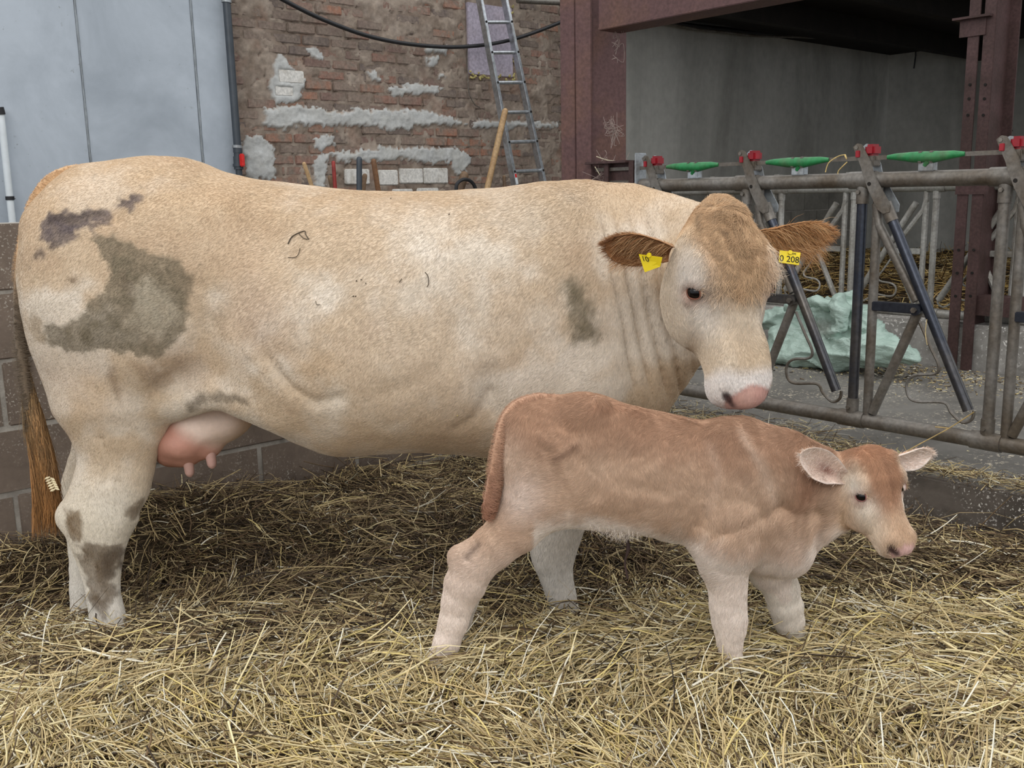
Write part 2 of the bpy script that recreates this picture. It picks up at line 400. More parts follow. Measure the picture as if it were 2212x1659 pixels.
def build_cow():
    F = Field((-1.85, 2.35, -0.15), (1.32, 3.62, 1.56), 0.0085)
    tr = torso_rows([(62, 500, 640, .07), (76, 466, 760, .13), (100, 426, 850, .19), (140, 380, 890, .235), (190, 353, 890, .265), (260, 345, 880, .30),
        (330, 337, 872, .325), (400, 342, 868, .335), (480, 370, 872, .335), (560, 387, 900, .345), (640, 397, 948, .365), (720, 406, 972, .385),
        (850, 414, 962, .395), (950, 414, 966, .39), (1050, 408, 974, .37), (1130, 401, 972, .34), (1200, 400, 965, .30), (1280, 405, 950, .25),
        (1350, 422, 925, .205), (1400, 440, 900, .17), (1440, 470, 860, .12), (1460, 540, 780, .06)], CY)
    F.loft(tr, n=2.35, k=0.02)
    # rump, thighs
    for sgn in (-1, 1):
        Y = CY+sgn*0.15
        F.ell(P(200, 640, Y), (.205, .165, .33), k=.08)
        F.ell(P(330, 690, CY+sgn*.17), (.20, .15, .25), k=.09)
        F.ell(P(265, 820, Y), (.155, .12, .21), k=.07)
        F.ell(P(100, 486, CY+sgn*.12), (.06, .05, .05), k=.06)            # pin bone
        # hollow before the hip, flank fold
        F.chain([(*P(380, 870, CY+sgn*.2), .05), (*P(470, 850, CY+sgn*.27), .045), (*P(600, 890, CY+sgn*.27), .04)], k=.06)
        # barrel and shoulder
        F.ell(P(760, 760, CY+sgn*.16), (.38, .235, .26), k=.10)
        F.ell(P(1190, 640, CY+sgn*.13), (.19, .165, .32), k=.09)
        F.ell(P(1235, 830, CY+sgn*.14), (.16, .13, .16), k=.07)
        F.ell(P(1130, 900, CY+sgn*.13), (.13, .11, .13), k=.06)
        F.chain([(*P(1062, 820, CY+sgn*.39), .030), (*P(1072, 900, CY+sgn*.375), .036), (*P(1050, 975, CY+sgn*.36), .028)], k=.05, sub=True)
    F.ell(P(1380, 800, CY-.03), (.12, .13, .17), k=.08)                  # brisket
    # legs
    nh = leg_chain([(880, 120, 370), (930, 152, 352), (965, 166, 342), (1000, 169, 334), (1042, 160, 324), (1083, 147, 308), (1112, 136, 297), (1140, 138, 285), (1171, 150, 274),
        (1200, 163, 267), (1228, 171, 262), (1262, 180, 260), (1296, 187, 262), (1330, 193, 270), (1372, 195, 276)], 2.93, 2.88)
    F.chain(nh, sy=.72, k=.08)
    hk = P(143, 1118, 2.90); F.ell(hk, (.035, .03, .045), k=.03)         # hock point
    fh = leg_chain([(800, 190, 340), (905, 178, 310), (965, 158, 270), (1005, 146, 235), (1040, 135, 220), (1075, 131, 212), (1110, 133, 206), (1145, 141, 202), (1190, 147, 200),
        (1228, 149, 198), (1279, 150, 198), (1330, 150, 205), (1365, 150, 208)], 3.22, 3.08)
    F.chain(fh, sy=.75, k=.03)
    nf = leg_chain([(960, 1095, 1290), (1060, 1120, 1285), (1120, 1136, 1268), (1150, 1140, 1260), (1185, 1144, 1249), (1211, 1150, 1241), (1240, 1163, 1238), (1264, 1173, 1241),
        (1290, 1180, 1246), (1315, 1184, 1250), (1350, 1186, 1254)], 2.97, 2.93)
    F.chain(nf, sy=.8, k=.05)
    ff = leg_chain([(960, 1120, 1270), (1100, 1140, 1240), (1180, 1150, 1225), (1215, 1156, 1222), (1245, 1165, 1220), (1295, 1173, 1222), (1345, 1174, 1228)], 3.22, 3.06)
    F.chain(ff, sy=.8, k=.04)
    # neck (deep, turned towards the camera) and dewlap
    F.chain([(*P(1270, 560, 3.08), .235), (*P(1350, 580, 3.06), .20), (*P(1430, 590, 3.03), .168), (*P(1490, 590, 2.97), .14), (*P(1530, 570, 2.90), .11)], sy=.72, k=.06, k_in=.08)
    F.chain([(*P(1330, 720, 3.07), .20), (*P(1400, 715, 3.04), .17), (*P(1455, 690, 2.98), .13)], sy=.66, k=.06, k_in=.08)
    F.chain([(*P(1395, 830, 3.04), .095), (*P(1440, 790, 3.0), .07), (*P(1490, 755, 2.92), .055)], sy=.55, k=.06)
    F.chain([(*P(1370, 470, 3.05), .09), (*P(1440, 478, 3.0), .08), (*P(1510, 490, 2.92), .07)], sy=.7, k=.07)
    # head
    o, M = head_frame((1578, 448), 2.60, R(32), R(14), R(-2)); HW = lambda s, t, d: o+M[0]*s+M[1]*t+M[2]*d
    hs = [(-.026, -.06, -.10, 0, .026), (-.012, -.034, -.14, 0, .042), (.01, -.012, -.17, 0, .062), (.05, .004, -.19, 0, .096), (.10, .012, -.205, 0, .124), (.15, .012, -.225, 0, .135),
          (.20, .006, -.25, 0, .130), (.25, -.002, -.26, 0, .112), (.30, -.008, -.25, 0, .092), (.35, -.012, -.22, 0, .079), (.40, -.014, -.19, 0, .073), (.44, -.016, -.17, 0, .073), (.475, -.022, -.155, 0, .075), (.505, -.04, -.14, 0, .066), (.525, -.07, -.115, 0, .045)]
    Fh = Field(F.lo, F.lo+F.h*(F.n-1), F.h)
    Fh.loft(hs, org=o, fr=M, n=2.3, k=.025)
    Fh.ell(HW(.01, 0, -.06), (.045, .05, .042), k=.05)                  # poll
    for sg in (-1, 1):
        Fh.ell(HW(.165, sg*.106, -.038), (.055, .03, .034), k=.04, rot=M.T)   # brow
        Fh.ell(HW(.235, sg*.080, -.165), (.11, .05, .10), k=.05, rot=M.T)  # cheek
        Fh.ell(HW(.40, sg*.050, -.06), (.08, .03, .05), k=.04, rot=M.T)
        Fh.ell(HW(.470, sg*.046, -.085), (.045, .038, .055), k=.03, rot=M.T)  # lips
        Fh.ell(HW(.208, sg*.133, -.048), (.022, .024, .022), k=.010, sub=True, rot=M.T)  # socket
        Fh.chain([(*HW(.200, sg*.116, -.012), .007), (*HW(.184, sg*.124, -.034), .009), (*HW(.186, sg*.129, -.070), .008)], k=.018)   # upper lid
        Fh.chain([(*HW(.235, sg*.108, -.022), .006), (*HW(.236, sg*.117, -.048), .008), (*HW(.220, sg*.124, -.078), .007)], k=.018)   # lower lid
        Fh.ell(HW(.285, sg*.108, -.02), (.06, .02, .03), k=.04, sub=True, rot=M.T)
        Fh.chain([(*HW(.517, sg*.028, -.058), .008), (*HW(.510, sg*.050, -.047), .015), (*HW(.486, sg*.069, -.041), .012)], k=.008, sub=True)  # nostril
    Fh.ell(HW(.497, 0, -.055), (.036, .058, .036), k=.02, rot=M.T)           # nose pad
    Fh.chain([(*HW(.520, -.055, -.112), .005), (*HW(.535, 0, -.102), .005), (*HW(.520, .055, -.112), .005)], k=.012, sub=True)
    Fh.ell(HW(.492, 0, -.13), (.03, .05, .03), k=.03, rot=M.T)            # chin
    ka = .022; hh_ = np.clip(.5+.5*(F.a-Fh.a)/ka, 0, 1); F.a = (F.a+(Fh.a-F.a)*hh_-ka*hh_*(1-hh_)).astype(np.float32)
    F.blur(1)
    v, q = F.mesh(); v, q = largest(v, q); v = lap_smooth(v, q, 3, .5)
    n = vnormals(v, q); sh = np.linalg.norm(v-CO, axis=1)
    # fine shape: skin folds on the neck, creases, muscle relief
    dh = (v-o); hs_, ht_, hd_ = dh@M[0], dh@M[1], dh@M[2]
    head = sstep(.03, .004, Fh.at(v))
    near = v[:, 1] < CY+.02
    disp = fbm(v*np.array([6, 6, 6]), 3, 3)*.006+fbm(v*np.array([17, 17, 13]), 3, 9)*.0025*(1-head)
    # folds: curves in the plane of the neck (x, z)
    xz = lambda px, py, Y=2.86: (P(px, py, Y)[0], P(px, py, Y)[2])
    x_l, x_r = xz(1296, 600)[0], xz(1452, 600)[0]; zt_, zb_ = xz(1380, 500)[1], xz(1400, 865)[1]
    ph = v[:, 0]-.23*(xz(1380, 600)[1]-v[:, 2])+.012*fbm(v*np.array([3, 0, 4]), 2, 55)
    msk = sstep(x_l-.01, x_l+.05, ph)*sstep(x_r+.03, x_r-.03, ph)*sstep(zb_-.04, zb_+.10, v[:, 2])*sstep(zt_+.10, zt_-.08, v[:, 2])*sstep(-.1, .35, -n[:, 1])*(1-head)
    sp_ = .040+.010*vnoise(np.stack([ph*9, 0*ph, 0*ph], 1), 4)
    groove = (1-np.abs(np.sin(math.pi*(ph-x_l)/.046+.8*vnoise(v*np.array([5, 0, 2.0]), 12))))**1.6
    disp += msk*(.009-.034*groove*(.8+.2*vnoise(v*np.array([10, 0, 3]), 13)))
    hx, hz_ = P(545, 452, 2.80)[0], P(545, 452, 2.80)[2]; sidem = sstep(.08, .2, np.abs(v[:, 1]-CY))
    disp += sidem*(-.040*gauss(v[:, 0]-hx-.03, .11)*gauss(v[:, 2]-hz_+.06, .13)+.014*gauss(v[:, 0]-hx+.09, .06)*gauss(v[:, 2]-hz_-.02, .05))
    rbx = P(1060, 860, 2.76); disp += sidem*-.012*gauss(v[:, 0]-rbx[0], .035)*gauss(v[:, 2]-rbx[2], .09)
    st_ = P(370, 810, 2.80); disp += sidem*-.014*gauss(v[:, 0]-st_[0]-.02, .06)*gauss(v[:, 2]-st_[2], .07)
    # upright fine wrinkles on the rib cage and behind the shoulder
    wr = np.sin((v[:, 0]+.02*fbm(v*4, 2, 5))*150)*.0010*gauss(v[:, 0]-P(960, 600, 2.72)[0], .18)*gauss(v[:, 2]-.95, .25)
    wr += np.sin((v[:, 0]+.12*v[:, 2]+.01*fbm(v*6, 2, 8))*170)*.0013*gauss(v[:, 0]-P(1285, 520, 2.85)[0], .10)*gauss(v[:, 2]-1.12, .2)
    disp += wr*near
    cr = [([(590, 770), (640, 830), (690, 860), (740, 850)], .010, .02), ([(840, 840), (880, 830), (960, 780), (1000, 700)], .005, .03), ([(985, 930), (1030, 900), (1060, 850)], .007, .02),
          ([(1120, 780), (1100, 840), (1078, 900)], .004, .02), ([(480, 640), (520, 700), (560, 740), (650, 760)], .005, .03), ([(430, 620), (440, 720), (410, 800), (330, 850)], .008, .035),
          ([(250, 470), (300, 430), (400, 420)], .004, .03), ([(200, 960), (215, 1010), (205, 1060)], .006, .012), ([(232, 1060), (252, 1100), (262, 1150)], .006, .012)]
    for pl, am, wd_ in cr:
        d = line_dist(v[:, 0], v[:, 2], [tuple(xz(*p, 2.76)) for p in pl]); disp += near*(-am*gauss(d, wd_))
    v = v+n*disp[:, None]; v = lap_smooth(v, q, 2, .45, w=np.clip(msk, 0, 1))
    # curly relief on the forehead
    fc = head*sstep(-.06, -.01, hd_)*gauss(ht_, .10)*gauss(hs_-.12, .17)
    v += n*(fc*(fbm(v*np.array([60, 60, 22]), 3, 4)*.006))[:, None]
    n = vnormals(v, q)
    # ---------------- coat colour, with some light and shade of the body painted in
    c = np.tile(np.array(lin((214, 186, 150))), (len(v), 1))
    def blend(w, col): c[:] = c*(1-w[:, None])+np.array(lin(col))*w[:, None]
    X, Y_, Z = v[:, 0], v[:, 1], v[:, 2]
    big = fbm(v*5, 3, 21); mid = fbm(v*16, 3, 31); fin = fbm(v*45, 3, 41)
    blend(sstep(-.10, .5, big+.35*mid)*.7, (236, 224, 206))
    blend(sstep(.05, .5, -big+.3*mid)*.5, (200, 166, 128))
    blend(sstep(1.20, 1.36, Z+.04*mid)*.40*(1-head), (205, 166, 116))
    flank = gauss(X-P(960, 600, 2.72)[0], .32)*gauss(Z-.95, .30); blend(flank*.45*(.6+.4*mid), (236, 222, 203))  # rib flank lightened: its highlight painted into the coat
    blend(gauss(Z-.60, .13)*sstep(-.9, -.5, X)*sstep(.3, -.1, X)*.35, (196, 160, 118))  # browner belly band, shade of the underside painted in
    blend(sstep(.62, .38, Z+.05*mid)*sstep(-1.0, -1.2, X)*.9, (232, 220, 198))
    blend(sstep(.50, .36, Z)*sstep(-.4, -.1, X)*.9, (224, 214, 200))
    blend(sstep(.30, .05, Z)*.7, (232, 227, 218))
    blend(gauss(X-P(150, 830, 2.8)[0], .16)*gauss(Z-P(150, 830, 2.8)[2], .12)*.5*(.6+.5*mid), (198, 158, 116)); blend(gauss(X-P(400, 790, 2.8)[0], .09)*gauss(Z-P(400, 790, 2.8)[2], .07)*.55, (184, 146, 108)); blend(gauss(X-P(560, 690, 2.75)[0], .12)*gauss(Z-P(560, 690, 2.75)[2], .10)*.4, (206, 176, 150)); blend(gauss(X-P(1200, 440, 2.9)[0], .25)*gauss(Z-1.30, .07)*.5, (196, 172, 140))  # thigh front, lower rump, shoulder darkened as painted shade; mid flank pinker
    # dung and mud stains: ragged patches stuck to the coat on this side
    def stain(pts, col, amt, soft=.02, rag=.03, Y=2.78, side=True):
        d = poly_dist(X, Z, [tuple(xz(px, py, Y)) for px, py in pts])+rag*(mid*.7+fin*1.0)
        w = sstep(soft, -soft, d)*amt
        if side: w = w*(Y_ < CY)
        blend(np.clip(w*(1+.35*fin), 0, 1), col)
    stain([(200, 520), (240, 508), (300, 530), (330, 555), (395, 560), (420, 600), (418, 640), (405, 720), (350, 770), (240, 750), (160, 765), (95, 750), (95, 700), (175, 690), (200, 660), (240, 630), (235, 570)], (128, 114, 88), .84, .008, .024)
    stain([(58, 690), (90, 690), (95, 755), (60, 740)], (158, 128, 84), .6, .015, .03)
    stain([(290, 610), (330, 600), (370, 620), (400, 680), (350, 710), (300, 690)], (196, 182, 156), .55, .03, .05)
    stain([(268, 585), (300, 600), (298, 650), (280, 660)], (86, 70, 50), .45, .015, .03)
    stain([(95, 470), (150, 462), (210, 455), (270, 425), (290, 430), (240, 475), (190, 500), (150, 515), (95, 528), (80, 500)], (106, 92, 92), .88, .010, .035)
    stain([(95, 470), (190, 458), (275, 425), (200, 468), (100, 480)], (78, 64, 60), .7, .010, .02)
    stain([(45, 560), (70, 540), (110, 530), (90, 555), (50, 575)], (96, 78, 70), .75, .012, .03)
    stain([(155, 598), (175, 596), (172, 612), (158, 610)], (130, 100, 66), .7, .01, .012)
    stain([(420, 640), (500, 660), (490, 700), (430, 690)], (158, 134, 104), .35, .03, .06)
    stain([(400, 870), (440, 850), (500, 845), (540, 860), (460, 862), (420, 885), (398, 905)], (112, 96, 74), .75, .012, .02)
    stain([(300, 790), (360, 790), (370, 840), (330, 850)], (168, 132, 92), .5, .02, .04)
    stain([(245, 770), (260, 860), (258, 900), (250, 860), (235, 800)], (140, 108, 74), .5, .01, .015)
    stain([(1215, 600), (1250, 600), (1290, 680), (1305, 720), (1290, 745), (1240, 740), (1225, 690)], (128, 114, 84), .82, .02, .03, 2.80)
    stain([(345, 950), (318, 1000), (325, 1010), (345, 975)], (120, 100, 76), .7, .012, .015)
    stain([(140, 1105), (175, 1105), (190, 1140), (175, 1165), (150, 1160), (138, 1130)], (132, 104, 66), .85, .010, .022, 2.85)
    stain([(272, 1100), (300, 1085), (296, 1110), (270, 1140)], (124, 100, 68), .8, .008, .018, 2.85)
    stain([(165, 1175), (200, 1165), (260, 1180), (250, 1220), (235, 1260), (240, 1290), (225, 1330), (190, 1300), (180, 1240)], (112, 90, 62), .82, .012, .028, 2.85)
    stain([(215, 1195), (245, 1190), (240, 1245), (218, 1250)], (80, 62, 44), .6, .015, .03, 2.85)
    stain([(510, 600), (560, 580), (600, 640), (640, 760), (560, 760)], (206, 178, 150), .35, .05, .05)
    stain([(610, 730), (690, 700), (740, 760), (700, 820), (640, 800)], (190, 152, 104), .40, .05, .05)
    # loose dirt specks
    sp = (fbm(v*60, 2, 77) > .70)&near&(Z > .5); blend(sp*.3, (110, 90, 66))
    # head colours
    def hc(cs, ct, cd, rs, rt, rd): return gauss(np.sqrt(((hs_-cs)/rs)**2+((ht_-ct)/rt)**2+((hd_-cd)/rd)**2), 1)
    hh = head
    blend(hh*.7, (222, 198, 166))
    fore = hh*sstep(-.085, -.03, hd_)*sstep(.285, .20, hs_+.02*mid)*sstep(.112, .072, np.abs(ht_)+.012*mid); blend(np.maximum(fore, hh*sstep(.05, .0, hs_))*.85, (190, 152, 108))
    blend(hh*sstep(-.05, -.015, hd_)*gauss(ht_, .016)*gauss(hs_-.11, .08)*.35, (150, 116, 80))
    for sg in (-1, 1):
        blend(hh*hc(.18, sg*.118, -.045, .09, .045, .06)*.95, (232, 222, 212)); blend(hh*hc(.275, sg*.085, -.05, .06, .05, .06)*.7, (232, 220, 206))
        blend(hh*gauss(np.sqrt(((hs_-.212)/.026)**2+((ht_-sg*.12)/.03)**2+((hd_+.046)/.034)**2), 1)*.9, (196, 136, 106))
    blend(hh*hc(.36, 0, -.01, .07, .055, .06)*.35, (206, 172, 130))
    blend(hh*sstep(.405, .45, hs_+.01*mid)*.95, (236, 226, 218))
    nose = hh*sstep(1.0, .86, np.sqrt(((hs_-.505)/.052)**2+(ht_/.070)**2+((hd_+.052)/.055)**2)); blend(nose, (206, 156, 140))
    blend(nose*sstep(-.02, .5, mid)*.5, (184, 126, 112))
    for sg in (-1, 1): blend(hh*sstep(.0165, .008, line3(v, HW(.512, sg*.040, -.052), HW(.490, sg*.066, -.042)))*.95, (58, 30, 27))
    g_ = c@np.array([.3, .55, .15]); c = np.clip(c*.80+g_[:, None]*np.array([.205, .198, .19]), 0, 1)*.93
    me = np_mesh('cow_body', v, q); set_attr(me, 'coat', c)
    return dict(me=me, v=v, q=q, n=n, c=c, o=o, M=M, HW=HW, head=head, hs=hs_, ht=ht_, hd=hd_, nose=nose)
COW = build_cow()
M_COAT = attr_mat('cow_coat', grain=(170, 170, 60), gain=.16, bump=.35, bd=.003, rough=.8, spec=.15, sheen=.15)
M_HAIR = N('coat_hair'); _a = M_HAIR.n('Attribute'); _a.attribute_name = 'coat'; M_HAIR.l(_a, 'Color', M_HAIR.b, 'Base Color'); M_HAIR.set(.6, 0, .25); M_HAIR = M_HAIR.m
# ------------------------------------------------------------------ the calf
KY = 2.52
def pchain(rows, Y0, Y1):                # rows: px, py, radius px
    out = []
    for i, (px, py, r_) in enumerate(rows):
        Y = Y0+(Y1-Y0)*i/(len(rows)-1); p = P(px, py, Y); out.append((*p, r_/pxm(p)))
    return out
def build_calf():
    F = Field((-.30, 2.20, -0.10), (1.18, 2.86, 0.86), 0.0062)
    tr = torso_rows([(1082, 930, 985, .04), (1090, 895, 1040, .075), (1112, 870, 1085, .098), (1150, 860, 1112, .112), (1200, 857, 1128, .120), (1270, 858, 1136, .128), (1330, 870, 1142, .132),
        (1400, 887, 1150, .135), (1470, 900, 1168, .134), (1530, 911, 1190, .128), (1590, 912, 1215, .118), (1650, 920, 1236, .105), (1700, 932, 1236, .088), (1740, 960, 1215, .066), (1762, 1020, 1170, .035)], KY)
    F.loft(tr, n=2.25, k=.015)
    for sg in (-1, 1):
        Y = KY+sg*.055
        F.ell(P(1160, 990, Y), (.10, .07, .115), k=.04); F.ell(P(1225, 1045, Y), (.085, .068, .10), k=.04)
        F.ell(P(1262, 886, KY+sg*.06), (.06, .04, .035), k=.06); F.ell(P(1105, 915, KY+sg*.045), (.03, .025, .03), k=.03)
        F.ell(P(1560, 1040, KY+sg*.06), (.095, .065, .14), k=.04); F.ell(P(1570, 1150, KY+sg*.06), (.085, .055, .08), k=.035)
        F.ell(P(1330, 990, KY+sg*.165), (.05, .03, .07), k=.04, sub=True)
        F.chain([(*P(1310, 960, KY+sg*.165), .02), (*P(1300, 1030, KY+sg*.165), .022), (*P(1270, 1110, KY+sg*.16), .016)], k=.03, sub=True)
        F.chain([(*P(1510, 1080, KY+sg*.16), .018), (*P(1495, 1160, KY+sg*.155), .02)], k=.03, sub=True)
    F.ell(P(1700, 1195, KY-.01), (.07, .06, .06), k=.04)
    F.ell(P(1590, 935, KY), (.07, .045, .04), k=.04)
    F.chain(pchain([(1175, 990, 84), (1165, 1070, 82), (1112, 1142, 57), (1070, 1180, 49), (1024, 1216, 48), (1004, 1262, 44), (990, 1300, 36), (978, 1345, 32), (965, 1390, 29), (953, 1425, 28), (950, 1452, 30)], 2.465, 2.44), sy=.78, k=.025)
    F.ell(P(985, 1205, 2.445), (.022, .02, .03), k=.02)
    F.chain(pchain([(1190, 1000, 76), (1165, 1080, 70), (1112, 1146, 48), (1072, 1186, 42), (1032, 1220, 40), (1012, 1262, 36), (1000, 1300, 30), (990, 1340, 27), (980, 1380, 25), (974, 1410, 25)], 2.57, 2.60), sy=.8, k=.025)
    F.chain(leg_chain([(1130, 1500, 1640), (1179, 1494, 1640), (1216, 1508, 1622), (1245, 1522, 1615), (1275, 1531, 1613), (1305, 1533, 1612), (1335, 1537, 1613), (1362, 1543, 1611), (1390, 1549, 1606), (1420, 1554, 1604), (1450, 1553, 1608)], 2.44, 2.43), sy=.85, k=.025)
    F.chain(pchain([(1640, 1180, 60), (1665, 1230, 48), (1688, 1272, 38), (1697, 1308, 36), (1704, 1340, 32), (1712, 1368, 25), (1718, 1395, 24)], 2.58, 2.62), sy=.9, k=.025)
    F.chain([(*P(1620, 1030, 2.52), .125), (*P(1710, 1030, 2.51), .105), (*P(1785, 1048, 2.52), .088), (*P(1835, 1050, 2.53), .07)], sy=.78, k=.04, k_in=.04)
    F.chain([(*P(1690, 1150, 2.51), .085), (*P(1760, 1130, 2.51), .06), (*P(1815, 1110, 2.52), .05)], sy=.72, k=.035)
    o, M = head_frame((1884, 967), 2.47, R(41), R(33), R(-5)); HW = lambda s, t, d: o+M[0]*s+M[1]*t+M[2]*d
    G = Field(F.lo, F.lo+F.h*(F.n-1), F.h)
    hs = [(-.022, -.045, -.075, 0, .035), (-.008, -.014, -.105, 0, .058), (.02, .006, -.13, 0, .073), (.055, .015, -.145, 0, .080), (.085, .014, -.158, 0, .079), (.12, .004, -.165, 0, .070),
          (.155, -.008, -.158, 0, .060), (.19, -.015, -.138, 0, .053), (.22, -.017, -.122, 0, .051), (.244, -.021, -.112, 0, .051), (.263, -.033, -.102, 0, .043), (.275, -.052, -.088, 0, .029)]
    G.loft(hs, org=o, fr=M, n=2.3, k=.015)
    for sg in (-1, 1):
        G.ell(HW(0.0300, sg*.060, -.014), (.018, .016, .016), k=.02)             # horn bud
        G.ell(HW(0.0855, sg*.064, -.018), (.032, .016, .018), k=.02, rot=M.T)
        G.ell(HW(0.1214, sg*.052, -.10), (.065, .028, .055), k=.03, rot=M.T)
        G.ell(HW(0.2447, sg*.028, -.055), (.028, .022, .032), k=.018, rot=M.T)
        G.ell(HW(0.1098, sg*.076, -.032), (.0155, .014, .0155), k=.007, sub=True, rot=M.T)
        G.chain([(*HW(0.1061, sg*.069, -.012), .004), (*HW(0.0953, sg*.074, -.026), .006), (*HW(0.0963, sg*.077, -.046), .005)], k=.010)
        G.chain([(*HW(0.1259, sg*.063, -.018), .004), (*HW(0.1251, sg*.069, -.034), .005), (*HW(0.1169, sg*.075, -.050), .004)], k=.010)
        G.ell(HW(0.1484, sg*.066, -.012), (.035, .012, .016), k=.02, sub=True, rot=M.T)
        G.chain([(*HW(0.2700, sg*.016, -.048), .006), (*HW(0.2670, sg*.030, -.040), .0125), (*HW(0.2530, sg*.041, -.036), .0095)], k=.005, sub=True)
    G.ell(HW(0.2591, 0, -.045), (.024, .034, .024), k=.012, rot=M.T)
    G.chain([(*HW(0.2699, -.03, -.072), .005), (*HW(0.2771, 0, -.068), .005), (*HW(0.2699, .03, -.072), .005)], k=.006, sub=True)
    G.chain([(*HW(0.2699, -.04, -.072), .006), (*HW(0.2339, -.047, -.080), .006), (*HW(0.1979, -.050, -.085), .005)], k=.006, sub=True)
    G.ell(HW(0.2555, 0, -.078), (.02, .028, .016), k=.015, rot=M.T)
    ka = .014; hh_ = np.clip(.5+.5*(F.a-G.a)/ka, 0, 1); F.a = (F.a+(G.a-F.a)*hh_-ka*hh_*(1-hh_)).astype(np.float32)
    F.blur(1)
    v, q = F.mesh(); v, q = largest(v, q); v = lap_smooth(v, q, 2, .5); n = vnormals(v, q)
    dh = v-o; hs_, ht_, hd_ = dh@M[0], dh@M[1], dh@M[2]
    head = sstep(.02, .003, G.at(v))
    X, Y_, Z = v[:, 0], v[:, 1], v[:, 2]; near = Y_ < KY
    xz = lambda px, py, Y=2.41: (P(px, py, Y)[0], P(px, py, Y)[2])
    disp = fbm(v*np.array([9, 9, 9]), 3, 3)*.004+fbm(v*np.array([26, 26, 20]), 3, 5)*.0022*(1-head)
    for pl, am, wd_ in [([(1318, 900), (1316, 960), (1306, 1010), (1290, 1060)], .007, .014), ([(1375, 985), (1420, 960), (1460, 930)], .003, .01), ([(1370, 1010), (1420, 985), (1450, 960)], .003, .01), ([(1330, 1040), (1380, 1050), (1430, 1060)], .003, .012),
            ([(1530, 960), (1545, 1010), (1530, 1080), (1510, 1130)], .006, .014), ([(1620, 940), (1640, 1000), (1670, 1060), (1690, 1100)], .006, .014), ([(1690, 1100), (1730, 1125), (1775, 1120)], .010, .014), ([(1560, 1140), (1600, 1130), (1680, 1115)], .006, .012),
            ([(1010, 1205), (1020, 1190), (1030, 1180)], .005, .01), ([(1440, 920), (1445, 1000), (1430, 1060)], .003, .012)]:
        d = line_dist(X, Z, [xz(*p) for p in pl]); disp += near*(-am*.75*gauss(d, wd_*1.6))
    for pl in ([(1200, 985), (1225, 975), (1240, 960)], [(1160, 940), (1200, 960), (1210, 1000)]):
        d = line_dist(X, Z, [xz(*p) for p in pl]); disp += near*.0035*gauss(d, .014)
    wn = np.sin((X+.01*fbm(v*9, 2, 5)-.15*Z)*260)*.0016*gauss(X-xz(1745, 1050)[0], .05)*gauss(Z-xz(1745, 1050)[1], .08); disp += wn*near*(1-head)
    v = v+n*disp[:, None]; n = vnormals(v, q)
    c = np.tile(np.array(lin((202, 164, 136))), (len(v), 1))
    def blend(w, col): c[:] = c*(1-w[:, None])+np.array(lin(col))*w[:, None]
    big = fbm(v*9, 3, 21); mid = fbm(v*28, 3, 31); fin = fbm(v*80, 2, 41)
    def xp(px): return P(px, 1000, KY)[0]
    z_ = lambda py: P(1300, py, KY)[2]
    blend(sstep(.1, .6, big+.3*mid)*.5, (214, 178, 152)); blend(sstep(.0, .5, -big+.4*mid)*.4, (186, 144, 114))
    top = np.interp(X, [xp(1090), xp(1300), xp(1500), xp(1750)], [z_(870), z_(862), z_(905), z_(940)])
    blend(sstep(.16, .03, top-Z+.03*mid)*.8*(1-head), (176, 128, 96))
    bel = np.interp(X, [xp(1050), xp(1200), xp(1300), xp(1450), xp(1560), xp(1720), xp(1800)], [z_(1140), z_(1130), z_(1130), z_(1160), z_(1190), z_(1230), z_(1180)])
    blend(sstep(.085, .02, Z-bel+.03*mid)*.95*(X > xp(1150))*(1-head), (236, 218, 208))
    blend(gauss(X-xp(1125), .06)*gauss(Z-z_(1040), .07)*.85*near, (234, 210, 200))
    blend(gauss(X-xp(1095), .05)*gauss(Z-z_(950), .05)*.5*near, (214, 184, 164))
    blend(sstep(z_(1150), z_(1270), Z)*.0, (220, 200, 186))
    low = sstep(z_(1130), z_(1330), Z+.02*mid) ; low = np.clip((z_(1120)-Z)/(z_(1120)-z_(1300)), 0, 1); blend(np.clip(low*1.5, 0, 1)*.8*(1-head), (230, 208, 198)); blend(low*low*.5*(1-head), (240, 224, 218))
    blend(((Y_ > KY+.03)*(Z < z_(1200)))*.7*(1-head), (234, 222, 212))
    for pl, am, wd_, cl in [([(1010, 1205), (1025, 1188), (1035, 1178)], .6, .008, (90, 66, 56)), ([(1290, 880), (1400, 900), (1520, 912)], .35, .012, (160, 104, 70)), ([(1200, 985), (1225, 975), (1243, 958)], .6, .007, (120, 82, 60)),
            ([(1540, 960), (1550, 1010), (1530, 1090)], .35, .015, (224, 190, 168)), ([(1620, 950), (1650, 1010), (1680, 1080)], .35, .015, (226, 200, 182))]:
        blend(gauss(line_dist(X, Z, [xz(*p) for p in pl]), wd_)*am*near, cl)
    blend((gauss(X-xz(1747, 1045)[0], .045)*gauss(Z-xz(1747, 1060)[1], .075))*.7*near*(1-head), (168, 112, 78))
    hh = head
    def hcf(cs, ct, cd, rs, rt, rd): return gauss(np.sqrt(((hs_-cs)/rs)**2+((ht_-ct)/rt)**2+((hd_-cd)/rd)**2), 1)
    blend(hh*.75, (208, 172, 140))
    blend(hh*sstep(-.06, -.01, hd_)*sstep(.20, .13, hs_+.015*mid)*sstep(.066, .040, np.abs(ht_)+.01*mid)*.85, (176, 120, 82)); blend(hh*sstep(.05, .0, hs_)*.7, (180, 122, 84))
    blend(hh*gauss(ht_-.006, .008)*sstep(-.03, 0, hd_)*gauss(hs_-.10, .09)*.4, (126, 78, 52))
    blend(hh*hcf(.215, 0, -.02, .05, .035, .05)*.5, (204, 160, 124))
